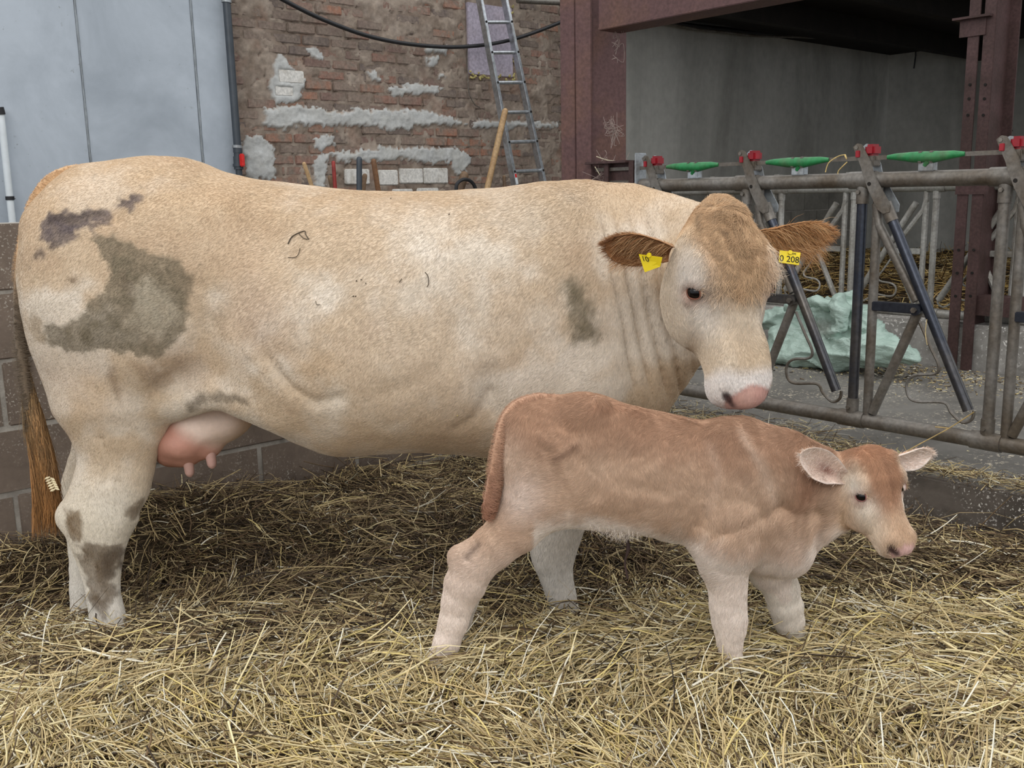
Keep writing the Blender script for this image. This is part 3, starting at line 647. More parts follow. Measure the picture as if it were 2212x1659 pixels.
    for sg in (-1, 1):
        blend(hh*hcf(.08, sg*.078, -.030, .05, .022, .03)*.95, (238, 226, 216)); blend(hh*hcf(.146, sg*.068, -.035, .035, .03, .04)*.9, (238, 226, 216)); blend(hh*hcf(.18, sg*.055, -.06, .05, .03, .04)*.6, (230, 212, 194))
        blend(hh*gauss(np.sqrt(((hs_-.110)/.019)**2+((ht_-sg*.073)/.02)**2+((hd_+.032)/.022)**2), 1)*.95, (200, 150, 140))
    blend(hh*hcf(.13, -.05, -.10, .07, .05, .045)*.5, (208, 172, 142)); blend(hh*hcf(.25, 0, -.085, .05, .06, .03)*.8, (232, 216, 200))
    nose = hh*sstep(1.0, .84, np.sqrt(((hs_-.264)/.032)**2+(ht_/.042)**2+((hd_+.046)/.030)**2)); blend(nose, (216, 168, 164)); blend(nose*sstep(0, .5, mid)*.4, (196, 142, 134))
    for sg in (-1, 1): blend(hh*sstep(.0150, .0075, line3(v, HW(.268, sg*.022, -.045), HW(.256, sg*.039, -.037)))*.95, (58, 30, 30))
    g_ = c@np.array([.3, .55, .15]); c = np.clip(c*.80+g_[:, None]*np.array([.205, .198, .195]), 0, 1)*np.array([.97, .985, .935])
    me = np_mesh('calf_body', v, q); set_attr(me, 'coat', c)
    return dict(me=me, v=v, q=q, n=n, c=c, o=o, M=M, HW=HW, head=head, hs=hs_, ht=ht_, hd=hd_, nose=nose)
CALF = build_calf()
M_CALF = attr_mat('calf_coat', grain=(150, 150, 60), gain=.18, bump=.4, bd=.003, rough=.85, spec=.12, sheen=.2)
from mathutils.bvhtree import BVHTree
# ------------------------------------------------------------------ putting the animals together
M_EYE = N('eye_dark').set(.10, 0, .28, (12, 9, 9)).m
M_EAR = attr_mat('ear_fur', grain=(160, 60, 160), gain=.2, bump=.4, rough=.85, spec=.12, sheen=.2)
M_TAG = simple('yellow_tag', (226, 200, 34), .4, 0, .05, 30, .03)
M_INK = N('black_ink').set(.6, 0, .3, (24, 24, 22)).m
M_SKIN = attr_mat('udder_skin', grain=(70, 70, 70), gain=.06, bump=.25, rough=.55, spec=.35)
def ear(name, base, tip, opening, width, cup, cols, parent, mat, seed=1, fold=0.0, base_w=.45, sag=0.0, core_w=0.0):
    """cupped ear with real thickness; cols = (outside, inside, rim)"""
    base, tip, od = map(np.array, (base, tip, opening)); L = np.linalg.norm(tip-base); e = (tip-base)/L
    od = od-e*od.dot(e); od /= np.linalg.norm(od); b = np.cross(e, od); nu, nv = 26, 21; V = []; Cc = []
    s = np.linspace(0, 1, nu); a = np.linspace(-1, 1, nv)
    w = width*np.clip((base_w+(1-base_w)*np.sin(np.pi*np.clip(s*.62+.02, 0, 1)))*np.sqrt(np.clip(1-np.clip((s-.45)/.55, 0, 1)**2.6, 0, 1)), .004, None)
    S, Aa = np.meshgrid(s, a, indexing='ij'); Wd = np.repeat(w[:, None], nv, 1)
    cu = cup*(1.25-.75*S)
    inner = base+e*(S*L)[..., None]+b*(Wd*Aa*(1-.15*np.abs(Aa)))[..., None]+od*(Wd*cu*Aa**2*1.1-.35*Wd*cu+fold*L*S**2)[..., None]+np.array([0, 0, -sag])*(S**2)[..., None]
    th = .010*(1-.6*S)*(1-.6*np.abs(Aa)**3)+.0015
    outer = inner-od*th[..., None]; V = np.concatenate([inner.reshape(-1, 3), outer.reshape(-1, 3)]); Q = []
    n0 = nu*nv; id_ = lambda i, j, k: k*n0+i*nv+j
    for i in range(nu-1):
        for j in range(nv-1):
            Q.append((id_(i, j, 0), id_(i, j+1, 0), id_(i+1, j+1, 0), id_(i+1, j, 0))); Q.append((id_(i, j, 1), id_(i+1, j, 1), id_(i+1, j+1, 1), id_(i, j+1, 1)))
    rim = [(i, 0) for i in range(nu)]+[(nu-1, j) for j in range(1, nv)]+[(i, nv-1) for i in range(nu-2, -1, -1)]+[(0, j) for j in range(nv-2, 0, -1)]
    for (i, j), (i2, j2) in zip(rim, rim[1:]+rim[:1]): Q.append((id_(i, j, 0), id_(i2, j2, 0), id_(i2, j2, 1), id_(i, j, 1)))
    V += np.stack([vnoise(V*30, seed+k) for k in range(3)], 1)*.002
    ci, co, cr = (np.array(lin(c)) for c in (cols[1], cols[0], cols[2])); rw = sstep(.62, 1.0, np.maximum(np.abs(Aa), S*1.0)).reshape(-1, 1)
    mid = fbm(V*35, 2, seed)[:, None]; kc = (core_w*gauss(S-.42, .20)*gauss(Aa+.05, .34)).reshape(-1, 1); ci = ci*(1-kc)+np.array(lin((126, 78, 64)))*kc; ca = np.concatenate([ci*(1-rw)+cr*rw, co*(1-.5*rw)+cr*.5*rw]); ca = np.clip(ca*(1+.18*mid), 0, 1)
    me = np_mesh(name, V, np.array(Q)); set_attr(me, 'coat', ca); o = link(name, me, mat, parent)
    return o, dict(inner=inner, outer=outer, e=e, b=b, od=od, L=L, ci=ci, co=co, cr=cr, S=S, A=Aa)
def text_mesh(name, body, size, M4, mat, parent, extrude=.0004):
    cu = bpy.data.curves.new(name, 'FONT'); cu.body = body; cu.size = size; cu.align_x = 'CENTER'; cu.align_y = 'CENTER'; cu.extrude = extrude
    t = bpy.data.objects.new(name, cu); COL.objects.link(t); dg = bpy.context.evaluated_depsgraph_get(); me = bpy.data.meshes.new_from_object(t.evaluated_get(dg))
    bpy.data.objects.remove(t); bpy.data.curves.remove(cu); me.transform(M4); return link(name, me, mat, parent)
def frame4(o, x, y, z):
    return Matrix(((x[0], y[0], z[0], o[0]), (x[1], y[1], z[1], o[1]), (x[2], y[2], z[2], o[2]), (0, 0, 0, 1)))
def unit(a): a = np.array(a, float); return a/np.linalg.norm(a)
def tag_plate(name, corners, parent, label, lines, th=.0016):
    c = [np.array(p) for p in corners]; x = unit(c[1]-c[0]); y = unit(c[0]-c[3]); z = np.cross(x, y); ctr = sum(c)/4
    m = MB(); m.add([p+z*th for p in c]+[p-z*th for p in c], [(0, 1, 2, 3), (7, 6, 5, 4), (0, 4, 5, 1), (1, 5, 6, 2), (2, 6, 7, 3), (3, 7, 4, 0)])
    o = m.build(name, M_TAG, parent, smooth=False, label=label)
    st = MB().tube([ctr+y*np.linalg.norm(c[0]-c[3])*.42-z*.004, ctr+y*np.linalg.norm(c[0]-c[3])*.42+z*.006], .006, 10).build('stud', M_TAG, o)
    for body, size, dx, dy in lines: text_mesh('number', body, size, frame4(ctr+x*dx+y*dy+z*(th+.0006), x, y, z), M_INK, o)
    return o
def strands(name, roots, dirs, nrm, L, rad, col, mat, parent, **k):
    return hair(name, np.array(roots), np.array(dirs), np.array(nrm), L, rad, np.array(col), mat, parent, **k)
def eye(parent, D, c, r, gaze):
    m = bpy.data.meshes.new('eyeball'); bm = bmesh.new(); bmesh.ops.create_uvsphere(bm, u_segments=28, v_segments=18, radius=r, matrix=Matrix.Translation(c)); bm.to_mesh(m); bm.free()
    return link('eyeball', m, M_EYE, parent, smooth=True)
def lids(parent, c, r, gaze, axis, mat, rimc, outc, hw=50, hu=30, hl=26, out=86):   # skin around the eye with an almond opening
    gz = unit(gaze); ax = np.array(axis, float); ax = unit(ax-gz*ax.dot(gz)); up = np.cross(gz, ax)
    if up[2] < 0: up = -up
    na, nk = 48, 9; V = []; Cc = []
    for j in range(nk):
        k = j/(nk-1)
        for i in range(na):
            a = 2*math.pi*i/na; ca, sa = math.cos(a), math.sin(a); hv = hu if sa > 0 else hl
            al = 1/math.sqrt((ca/hw)**2+(sa/hv)**2); al = al*(1-.10*abs(math.sin(2*a)))
            an = R(al+(out-al)*max(0, (k-.12))/.88); rr_ = r*(1.02 if j == 0 else 1.10+.10*math.sin(math.pi*min(1, k*1.2))*(1.2 if sa > 0 else .8)-.10*k)
            d = gz*math.cos(an)+(ax*ca+up*sa)*math.sin(an); V.append(c+d*rr_); w = sstep(.2, .75, k); Cc.append(np.array(lin(rimc))*(1-w)+np.array(lin(outc))*w)
    Q = [(j*na+i, j*na+(i+1) % na, (j+1)*na+(i+1) % na, (j+1)*na+i) for j in range(nk-1) for i in range(na)]
    me = np_mesh('eyelid', np.array(V), np.array(Q)); set_attr(me, 'coat', np.array(Cc)); link('eyelid', me, mat, parent)
    rt = []; dr = []; nr = []
    rg_ = np.random.default_rng(3)
    for i in range(46):
        a = math.pi*(.12+.76*rg_.random()); al = 1/math.sqrt((math.cos(a)/hw)**2+(math.sin(a)/hu)**2); d = gz*math.cos(R(al))+(ax*math.cos(a)+up*math.sin(a))*math.sin(R(al))
        rt.append(c+d*r*1.12); dr.append(unit(d*.9+up*.2-np.array([0, 0, .45]))); nr.append(up)
    hair('eyelash', np.array(rt), np.array(dr), np.array(nr), r*.75, .00035, np.tile(np.array(lin((206, 176, 140))), (46, 1)), M_HAIR, parent, lift=.5, npt=4, seed=2)
# ---------------- cow
cow = thing('cow', 'large cream beef cow with dung stains on its hindquarters, facing the camera', 'cow', (P(700, 900, CY)[0], CY, 0))
link('body', COW['me'], M_COAT, cow)
HWc = COW['HW']; Mc = COW['M']
for sg in (-1, 1):
    eye(cow, COW, HWc(.209, sg*.1105, -.047), .0222, None); lids(cow, HWc(.209, sg*.1105, -.047), .0222, Mc[1]*sg*.85+Mc[2]*.55, Mc[0]*.75+Mc[2]*.5-Mc[1]*sg*.3, M_EAR, (120, 78, 62), (226, 208, 190), 62, 48, 44)
view = lambda p: unit(CO-np.array(p))
brown_o, brown_i = (176, 128, 84), (146, 98, 62)
e1b = HWc(.085, -.128, -.115); e1t = P(1308, 517, e1b[1]-.02)
earL, EL = ear('ear', e1b, e1t, view(e1t)*.8+np.array([-.1, 0, -.55]), .066, .55, ((190, 150, 108), (132, 88, 56), (150, 104, 66)), cow, M_EAR, 3, sag=.012, base_w=.4)
e2b = HWc(.07, .128, -.105); e2t = P(1800, 506, e2b[1]+.02)
earR, ER = ear('ear', e2b, e2t, view(e2t)*.9+np.array([.1, 0, -.35]), .056, .45, ((182, 132, 84), (150, 100, 62), (170, 122, 78)), cow, M_EAR, 4, fold=-.05)
tl = [P(1380, 549, e1b[1]-.05), P(1431, 556, e1b[1]-.07), P(1426, 576, e1b[1]-.06), P(1393, 588, e1b[1]-.05)]
tag_plate('ear_tag', tl, cow, 'yellow ear tag partly hidden by the hair of its ear', [('10', .020, -.014, .008)])
tr_ = [P(1684, 541, e2b[1]-.05), P(1729, 546, e2b[1]-.05), P(1725, 573, e2b[1]-.06), P(1682, 567, e2b[1]-.06)]
tag_plate('ear_tag', tr_, cow, 'yellow ear tag reading 0 208', [('0 208', .024, 0, -.005), ('II ITM', .009, .006, .011)])
# tail
tp = [P(*p) for p in [(235, 384, 3.09), (192, 376, 3.08), (152, 382, 3.07), (114, 404, 3.05), (88, 442, 3.02), (69, 492, 3.0), (56, 550, 2.98), (46, 610, 2.96), (43, 675, 2.95), (45, 740, 2.945), (52, 810, 2.94), (60, 870, 2.935), (70, 930, 2.93)]]
tr2 = np.interp(np.linspace(0, 1, 97), [0, .10, .22, .34, .46, .60, .8, 1], [.020, .030, .036, .036, .030, .020, .016, .012])
tm = MB().tube(smooth_path(tp, 8), list(tr2), 14).build('tail', M_COAT, cow)
tv = np.array([v.co for v in tm.data.vertices]); tcol = np.array(lin((196, 160, 120)))+0*tv; w_ = sstep(1.24, 1.02, tv[:, 2])[:, None]; tcol = tcol*(1-w_)+np.array(lin((112, 98, 82)))*w_; set_attr(tm.data, 'coat', tcol)
sw = smooth_path([P(*p) for p in [(56, 800, 2.955), (64, 860, 2.945), (80, 930, 2.935), (92, 1000, 2.93), (96, 1060, 2.93), (86, 1105, 2.93)]], 6)
sm = MB().tube(sw, list(np.interp(np.linspace(0, 1, len(sw)), [0, .25, .55, .8, 1], [.010, .019, .027, .022, .006])), 16).build('tail_switch', M_EAR, tm, label='brown tail tuft')
sv = np.array([v.co for v in sm.data.vertices]); set_attr(sm.data, 'coat', np.array(lin((92, 68, 44)))+0*sv)
rg = np.random.default_rng(5); i_ = rg.integers(0, len(sw)-8, 8200); t_ = rg.random(8200)
cen = np.array(sw)[i_]; nx = np.array(sw)[i_+1]; dr = (nx-cen)/np.linalg.norm(nx-cen, axis=1)[:, None]; rr_ = np.interp(i_/len(sw), [0, .25, .55, .8, 1], [.010, .026, .036, .034, .02])
an = rg.random(8200)*6.28; off = np.stack([np.cos(an), np.sin(an)*.8, 0*an], 1); gy_ = np.clip(i_/len(sw)/.55, 0, 1)[:, None]; cc = (np.array(lin((128, 110, 84)))*(1-gy_)+np.array(lin((152, 108, 66)))*gy_)*(.45+.9*rg.random((8200, 1)))*(1+.25*np.sin(an*3+cen[:, 2]*8)[:, None]); cc += rg.random((8200, 1))*np.array([.06, .035, .01])
strands('tail_hair', cen+off*(rr_*(.72+.36*rg.random(8200)))[:, None], dr, off, .12, .0011, cc, M_HAIR, tm, lift=.02, wave=.05, npt=7, droop=.1, seed=4, jitter=.09)
# udder
U = Field((-1.45, 2.70, .30), (-.70, 3.35, .80), .007)
U.ell(P(405, 948, 2.99), (.095, .12, .07), k=.05); U.ell(P(455, 915, 3.0), (.09, .12, .07), k=.05); U.ell(P(505, 895, 3.0), (.06, .10, .06), k=.05); U.ell(P(380, 972, 3.02), (.06, .10, .045), k=.04)
U.ell(P(440, 880, 3.02), (.14, .12, .08), k=.06); U.ell(P(406, 985, 2.95), (.030, .03, .03), k=.03); U.ell(P(452, 965, 2.95), (.034, .034, .035), k=.03)
uv_, uq = U.mesh(); uv_ = lap_smooth(uv_, uq, 3); un = vnormals(uv_, uq); uv_ += un*(fbm(uv_*14, 3, 6)*.003)[:, None]
uz = uv_[:, 2]+.75*(uv_[:, 0]-P(435, 925, 3.0)[0]); zr = P(440, 935, 2.95)[2]
uw = sstep(zr+.045, zr-.03, uz+.015*fbm(uv_*20, 2, 3))[:, None]; ucol = np.array(lin((222, 198, 182)))*(1-uw)+np.array(lin((186, 136, 118)))*uw
ul = sstep(P(415, 900, 3)[0], P(370, 900, 3)[0], uv_[:, 0])[:, None]*.6; ucol = ucol*(1-ul)+np.array(lin((164, 116, 98)))*ul
ume = np_mesh('udder', uv_, uq); set_attr(ume, 'coat', ucol); ud = link('udder', ume, M_SKIN, cow, label='pink udder')
def teat(a, b, r):
    pts = smooth_path([a, a*.5+b*.5, b], 5); n = len(pts); rs = [r*(1.35-.45*i/(n-1))*(1 if i < n-2 else (.8 if i == n-2 else .35)) for i in range(n)]
    o = MB().tube(pts, rs, 14).build('teat', M_SKIN, ud); vv = np.array([v.co for v in o.data.vertices]); set_attr(o.data, 'coat', np.array(lin((186, 148, 136)))*(1+.1*fbm(vv*60, 2, 4))[:, None])
teat(P(404, 978, 2.93), P(411, 1030, 2.93), .0145); teat(P(426, 962, 3.04), P(428, 995, 3.04), .012); teat(P(451, 958, 2.93), P(459, 1012, 2.93), .0145)
# ---------------- calf
calf = thing('calf', 'small tan newborn calf with pale belly standing before the cow', 'calf', (P(1400, 1000, KY)[0], KY, 0))
link('body', CALF['me'], M_CALF, calf)
HWk = CALF['HW']
Mk = CALF['M']
for sg in (-1, 1):
    eye(calf, CALF, HWk(.110, sg*.0655, -.0325), .0155, None); lids(calf, HWk(.110, sg*.0655, -.0325), .0155, Mk[1]*sg*.85+Mk[2]*.5, Mk[0]*.8+Mk[2]*.35, M_EAR, (130, 84, 80), (232, 214, 204), 64, 50, 46)
k1b = P(1846, 1046, 2.485); k1t = P(1730, 980, 2.375)
_bk = BVHTree.FromPolygons([tuple(p) for p in CALF['v']], [tuple(int(i) for i in f) for f in CALF['q']])
_h = _bk.ray_cast(Vector(CO), Vector(ray(1826, 1040)).normalized()); k1b = np.array(_h[0])+np.array([.010, .012, 0]); k1t = P(1729, 982, k1b[1]-.095)
earK1, EK1 = ear('ear', k1b, k1t, view(k1t)+np.array([-.05, 0, .15]), .052, .5, ((206, 168, 138), (216, 190, 174), (230, 210, 196)), calf, M_EAR, 6, base_w=.16, core_w=.9)
k2b = HWk(.040, .068, -.07); k2t = P(2014, 980, k2b[1]+.03)
earK2, EK2 = ear('ear', k2b, k2t, view(k2t)+np.array([.2, 0, -.5]), .040, .5, ((216, 180, 150), (226, 206, 194), (236, 222, 212)), calf, M_EAR, 7, base_w=.25)
kt = [P(*p) for p in [(1215, 864, 2.52), (1165, 866, 2.515), (1125, 876, 2.50), (1100, 898, 2.48), (1086, 930, 2.46), (1077, 975, 2.445), (1068, 1030, 2.435), (1058, 1080, 2.43), (1049, 1122, 2.43)]]
kr = np.interp(np.linspace(0, 1, 65), [0, .12, .4, .75, .92, 1], [.012, .020, .018, .017, .015, .004])
km = MB().tube(smooth_path(kt, 8), list(kr), 14).build('tail', M_CALF, calf); kv = np.array([v.co for v in km.data.vertices])
kw = sstep(.72, .42, kv[:, 2])[:, None]; set_attr(km.data, 'coat', np.array(lin((180, 142, 116)))*(1-kw)+np.array(lin((166, 118, 94)))*kw)
cd_ = smooth_path([P(1352, 1150, 2.50), P(1357, 1185, 2.50), P(1350, 1215, 2.50), P(1356, 1250, 2.50)], 5)
MB().tube(cd_, [.008, .007, .006, .005, .005, .006, .005, .004]+[.003]*(len(cd_)-8), 8).build('navel_cord', simple('navel_cord', (62, 46, 44), .6), calf, label='dark dried navel cord')

_bv = BVHTree.FromPolygons([tuple(p) for p in COW['v'][::1]], [tuple(int(i) for i in f) for f in COW['q']])
def on_cow(px, py, off=.004):
    d = Vector(ray(px, py)).normalized(); h = _bv.ray_cast(Vector(CO), d); return np.array(h[0])-np.array(d)*off
M_DIRT = simple('dry_dirt', (84, 72, 58), .8)
for pts, rd in [([(622, 527), (630, 512), (645, 503), (658, 499), (660, 506), (667, 517)], .0016), ([(645, 504), (655, 514), (664, 517)], .0012), ([(648, 536), (644, 550), (636, 556), (622, 556)], .0011), ([(918, 588), (924, 596), (926, 612), (922, 620)], .0011), ([(862, 610), (868, 602)], .0010), ([(682, 650), (684, 658), (692, 658)], .0009)]:
    MB().tube(smooth_path([on_cow(*p) for p in pts], 5), rd, 6).build('stuck_wisp', M_DIRT, cow, label='dark wisp stuck to the flank')
for px, py, s_ in [(770, 607, 3), (780, 604, 2), (790, 612, 2), (763, 640, 3), (768, 640, 2.5), (844, 429, 3), (970, 463, 3.5), (988, 898, 3)]:
    p = on_cow(px, py, .003); MB().tube([p-np.array([s_*.0006, 0, s_*.0004]), p, p+np.array([s_*.0006, 0, s_*.0006])], [.0008, .0022, .0008], 6).build('dirt_speck', M_DIRT if py < 800 else simple('straw_fleck', (206, 186, 120)), cow)
# ------------------------------------------------------------------ the barn
def fmat_concrete(name, base, dark, scale=2.0, var=.14, speck=0.0, rough=.85, bump=.25, streak=False, lightsp=None, spscale=90, spt=.60, spm=.42):
    n = N(name); co = n.coord(); co2 = n.coord(scale=(1, 1, .28) if streak else (1, 1, 1))
    t1 = n.noise(co2, scale, 6, .62, .6); t2 = n.noise(co, scale*11, 5, .6); t3 = n.noise(co, 140, 3)
    r = n.ramp(t1, 'Fac', [(.28, dark), (.62, base)]); f = n.ramp(t2, 'Fac', [(.25, (1-var, 1-var, 1-var, 1)), (.75, (1+var*.6, 1+var*.6, 1+var*.6, 1))])
    m = n.mix(r, 'Color', f, 'Color', 1, 'MULTIPLY'); last = m
    if lightsp:
        v = n.noise(co, spscale, 2, .5); v2 = n.noise(co, 3.2, 3, .6); rr = n.ramp(v, 'Fac', [(spt, (0, 0, 0, 1)), (spt+.04, (1, 1, 1, 1))]); r2 = n.ramp(v2, 'Fac', [(spm, (0, 0, 0, 1)), (spm+.18, (1, 1, 1, 1))])
        mm = n.mix(rr, 'Color', r2, 'Color', 1, 'MULTIPLY'); c = n.n('RGB'); c.outputs[0].default_value = L4(lightsp); last = n.mix(m, 2, c, 0, fsrc=mm, fo=2)
    n.l(last, 2, n.b, 'Base Color'); n.set(rough, 0, .25)
    hm = n.mix(t2, 'Fac', t3, 'Fac', .4); n.bump(hm, 2, bump, .004); return n.m
M_PANEL = fmat_concrete('grey_concrete_panel', (182, 190, 198), (156, 164, 172), 1.6, .04, lightsp=(134, 136, 138), spscale=34, spt=.70, spm=.50, bump=.06, rough=.7)
M_SEAM = fmat_concrete('panel_joint_filler', (150, 156, 160), (124, 128, 130), 9, bump=.4)
M_BLOCK = fmat_concrete('brown_grey_block', (126, 112, 100), (102, 90, 80), 3.0, bump=.45, lightsp=(176, 168, 156), spscale=120)
M_JOINT = fmat_concrete('pale_mortar', (172, 166, 156), (132, 126, 118), 9, bump=.7)
M_PLAST = fmat_concrete('grey_plaster', (196, 194, 186), (142, 140, 132), 1.1, bump=.2, streak=True)
M_FLOOR = fmat_concrete('alley_concrete', (122, 119, 113), (90, 87, 82), 2.2, bump=.3, rough=.7, lightsp=(196, 186, 166), spscale=75)
M_KERB = fmat_concrete('stained_kerb', (98, 90, 82), (60, 54, 48), 4.0, bump=.4, lightsp=(212, 206, 196), spscale=110)
M_KERB2 = fmat_concrete('limed_kerb', (168, 164, 158), (120, 116, 110), 4.0, bump=.4, lightsp=(222, 218, 212), spscale=60)
M_STEEL = dirty('rusty_brown_steel', (98, 72, 70), (112, 82, 68), .40, 3.0, .6, .2, .25, .002, .35, 60)
M_STEEL2 = dirty('brown_steel', (86, 64, 62), (70, 52, 48), .5, 5.0, .55, .2, .2, .002, .35, 70)
M_DARK = fmat_concrete('dark_deck', (40, 36, 33), (24, 22, 20), 3.0)
M_SOIL = fmat_concrete('trodden_straw_base', (72, 60, 42), (38, 31, 22), 12, bump=.9)
def brickset(name, wall, mat, joints, u0, u1, z0, z1, v, bu, bz, depth, jit, skip=None, rows_off=.5, gap=.010, seed=1, lab='brick', cap=295, mats=None, bev=.004):
    r = np.random.default_rng(seed); protos = []; cnt = 0; rest = MB()
    z = z0; row = 0
    while z < z1-1e-4:
        hz = min(bz, z1-z); u = u0-(rows_off*bu if row % 2 else 0)
        while u < u1-1e-4:
            a, b = max(u, u0), min(u+bu, u1); u += bu
            if b-a < .03: continue
            uc, zc = (a+b)/2, z+hz/2
            if skip and skip(uc, zc): continue
            pr = r.uniform(-jit, jit); m = MB().ubox(a+gap/2, b-gap/2, v-depth-pr, v+.02, z+gap/2, z+hz-gap/2)
            if cnt < cap: m.build(lab, mats[r.integers(len(mats))] if mats else mat, wall, smooth=False, bevel=bev); cnt += 1
            else: rest.add(m.v, m.f)
        z += hz; row += 1
    if rest.v: rest.build('far_'+lab, mat, wall, smooth=False, kind='stuff')
    return cnt
# low wall of concrete blocks behind the cow
u_a = PV(-260, 800, V_LOW)[0]; u_b = U_F-.05
wl = thing('wall_left', 'low wall of brown-grey concrete blocks behind the cow', None, UV(u_a, V_LOW), kind='structure')
MB().ubox(u_a, u_b, V_LOW+.0065, V_LOW+.19, -.25, 1.272).build('mortar', M_JOINT, wl, smooth=False)
uj = PV(438, 1030, V_LOW)[0]
brickset('b', wl, M_BLOCK, None, uj-.5*5, u_b, -.235, 1.277, V_LOW+.02, .5, .252, .018, .003, rows_off=.46, gap=.014, lab='concrete_block', bev=.005)
# concrete panels (left) beside the old brick wall
vp = V_BACK-.10; upx = lambda px, py=200: PV(px, py, vp)[0]
pn = thing('wall_back_left', 'smooth grey concrete panels at the back left', None, UV(upx(200), vp), kind='structure')
zt = 3.4
e0, e1, e2, e3 = PV(-900, 200, vp)[0], (PV(163, 0, vp)[0]+PV(192, 335, vp)[0])/2, (PV(409, 0, vp)[0]+PV(438, 310, vp)[0])/2, (PV(496, 0, vp)[0]+PV(523, 350, vp)[0])/2
for a, b, o in ((e0, e1, 0), (e1, e2, .004), (e2, e3, -.002)):
    MB().ubox(a+.004, b-.004, vp+o, vp+.16, -.1, zt).build('panel', M_PANEL, pn, smooth=False, bevel=.004)
seam = np.random.default_rng(3)
for uu in (e1, e2):
    m = MB(); zz = np.arange(1.2, zt, .04)
    m.tube([UV(uu+seam.normal(0, .0012), vp+.001, z) for z in zz], [.004+.004*seam.random() for z in zz], 6); m.build('joint_filler', M_SEAM, pn)
# old brick wall
u0b, u1b = e3, 9.0
wb = thing('wall_back', 'old red brick wall with crumbling mortar and cement patches', None, UV((u0b+u1b)/2, V_BACK), kind='structure')
bx = lambda pts: [PV(px, py, V_BACK) for px, py in pts]
pat_cem = [bx([(568, 232), (640, 228), (720, 240), (830, 236), (920, 240), (985, 258), (1010, 268), (960, 270), (900, 272), (840, 282), (800, 272), (700, 272), (600, 280), (565, 270)]),
    bx([(527, 300), (560, 290), (590, 320), (592, 384), (530, 384)]), bx([(590, 145), (600, 120), (620, 130), (640, 160), (660, 165), (655, 185), (640, 225), (590, 225), (582, 180)]), bx([(660, 110), (675, 100), (695, 125), (685, 135)]),
    bx([(676, 340), (712, 330), (700, 410), (676, 410)]), bx([(672, 300), (715, 290), (722, 310), (690, 325)]), bx([(715, 330), (780, 322), (900, 320), (1000, 325), (1015, 340), (1008, 375), (985, 372), (975, 350), (850, 345), (730, 352)]),
    bx([(795, 158), (812, 155), (818, 172), (800, 176)]), bx([(920, 125), (945, 122), (940, 138), (925, 140)]), bx([(945, 160), (965, 158), (962, 170), (946, 170)]), bx([(920, 100), (965, 102), (960, 114), (920, 112)]), bx([(1015, 262), (1205, 266), (1205, 276), (1020, 274)]),
    bx([(830, 190), (900, 184), (960, 190), (940, 202), (850, 206)])]
pat_ren = [bx([(505, 0), (590, 0), (600, 60), (580, 130), (540, 220), (590, 250), (560, 290), (520, 290)]), bx([(760, 0), (1000, 0), (1000, 90), (880, 70), (800, 40)]), bx([(880, 130), (1000, 120), (1000, 200), (900, 180)]), bx([(1010, 160), (1205, 150), (1205, 330), (1100, 330), (1010, 240)])]
foam = bx([(1004, 10), (1106, 10), (1108, 163), (1014, 163)]); foam_u = (min(p[0] for p in foam), max(p[0] for p in foam)); foam_z = (min(p[1] for p in foam), max(p[1] for p in foam))
whites = [(745, 365, 797, 398), (815, 367, 858, 400), (862, 364, 912, 396), (914, 363, 966, 396), (846, 408, 890, 425), (900, 406, 946, 425), (600, 152, 655, 180), (592, 187, 632, 208)]
wrect = []
for x0, y0, x1, y1 in whites:
    a, b = PV(x0, (y0+y1)/2, V_BACK), PV(x1, (y0+y1)/2, V_BACK); c, d = PV((x0+x1)/2, y0, V_BACK), PV((x0+x1)/2, y1, V_BACK); wrect.append((a[0], b[0], d[1], c[1]))
def skipb(u, z):
    if foam_u[0]-.05 < u < foam_u[1]+.05 and z > foam_z[0]: return True
    if any(a-.09 < u < b+.09 and c-.03 < z < d+.03 for a, b, c, d in wrect): return True
    p = (np.array([u]), np.array([z])); return any(in_poly(*p, pp)[0] for pp in pat_cem[:3])
def bmat(i, c):
    return dirty('old_brick_%d' % i, c, (138, 124, 112), .50, 7+i, .9, 0, .5, .004, .2, 55)
BM = [bmat(i, c) for i, c in enumerate([(140, 112, 100), (128, 105, 96), (148, 112, 98), (130, 114, 104), (160, 118, 98), (114, 102, 96), (142, 124, 112)])]
zb0 = PV(900, 425, V_BACK)[1]-.06; zb1 = PV(560, 0, V_BACK)[1]+.45; ubr = PV(1225, 200, V_BACK)[0]
brickset('b', wb, BM[0], None, u0b, ubr, zb0, zb1, V_BACK, .218, .0715, .004, .006, skipb, gap=.013, seed=4, mats=BM, cap=298, bev=.006)
M_WHT = dirty('white_sand_lime_block', (220, 217, 210), (176, 168, 156), .36, 8, .85, 0, .3, .003, .2, 60)
for a, b, c, d in wrect: MB().ubox(a, b, V_BACK-.014, V_BACK+.02, c, d).build('white_block', M_WHT, wb, smooth=False, bevel=.006)
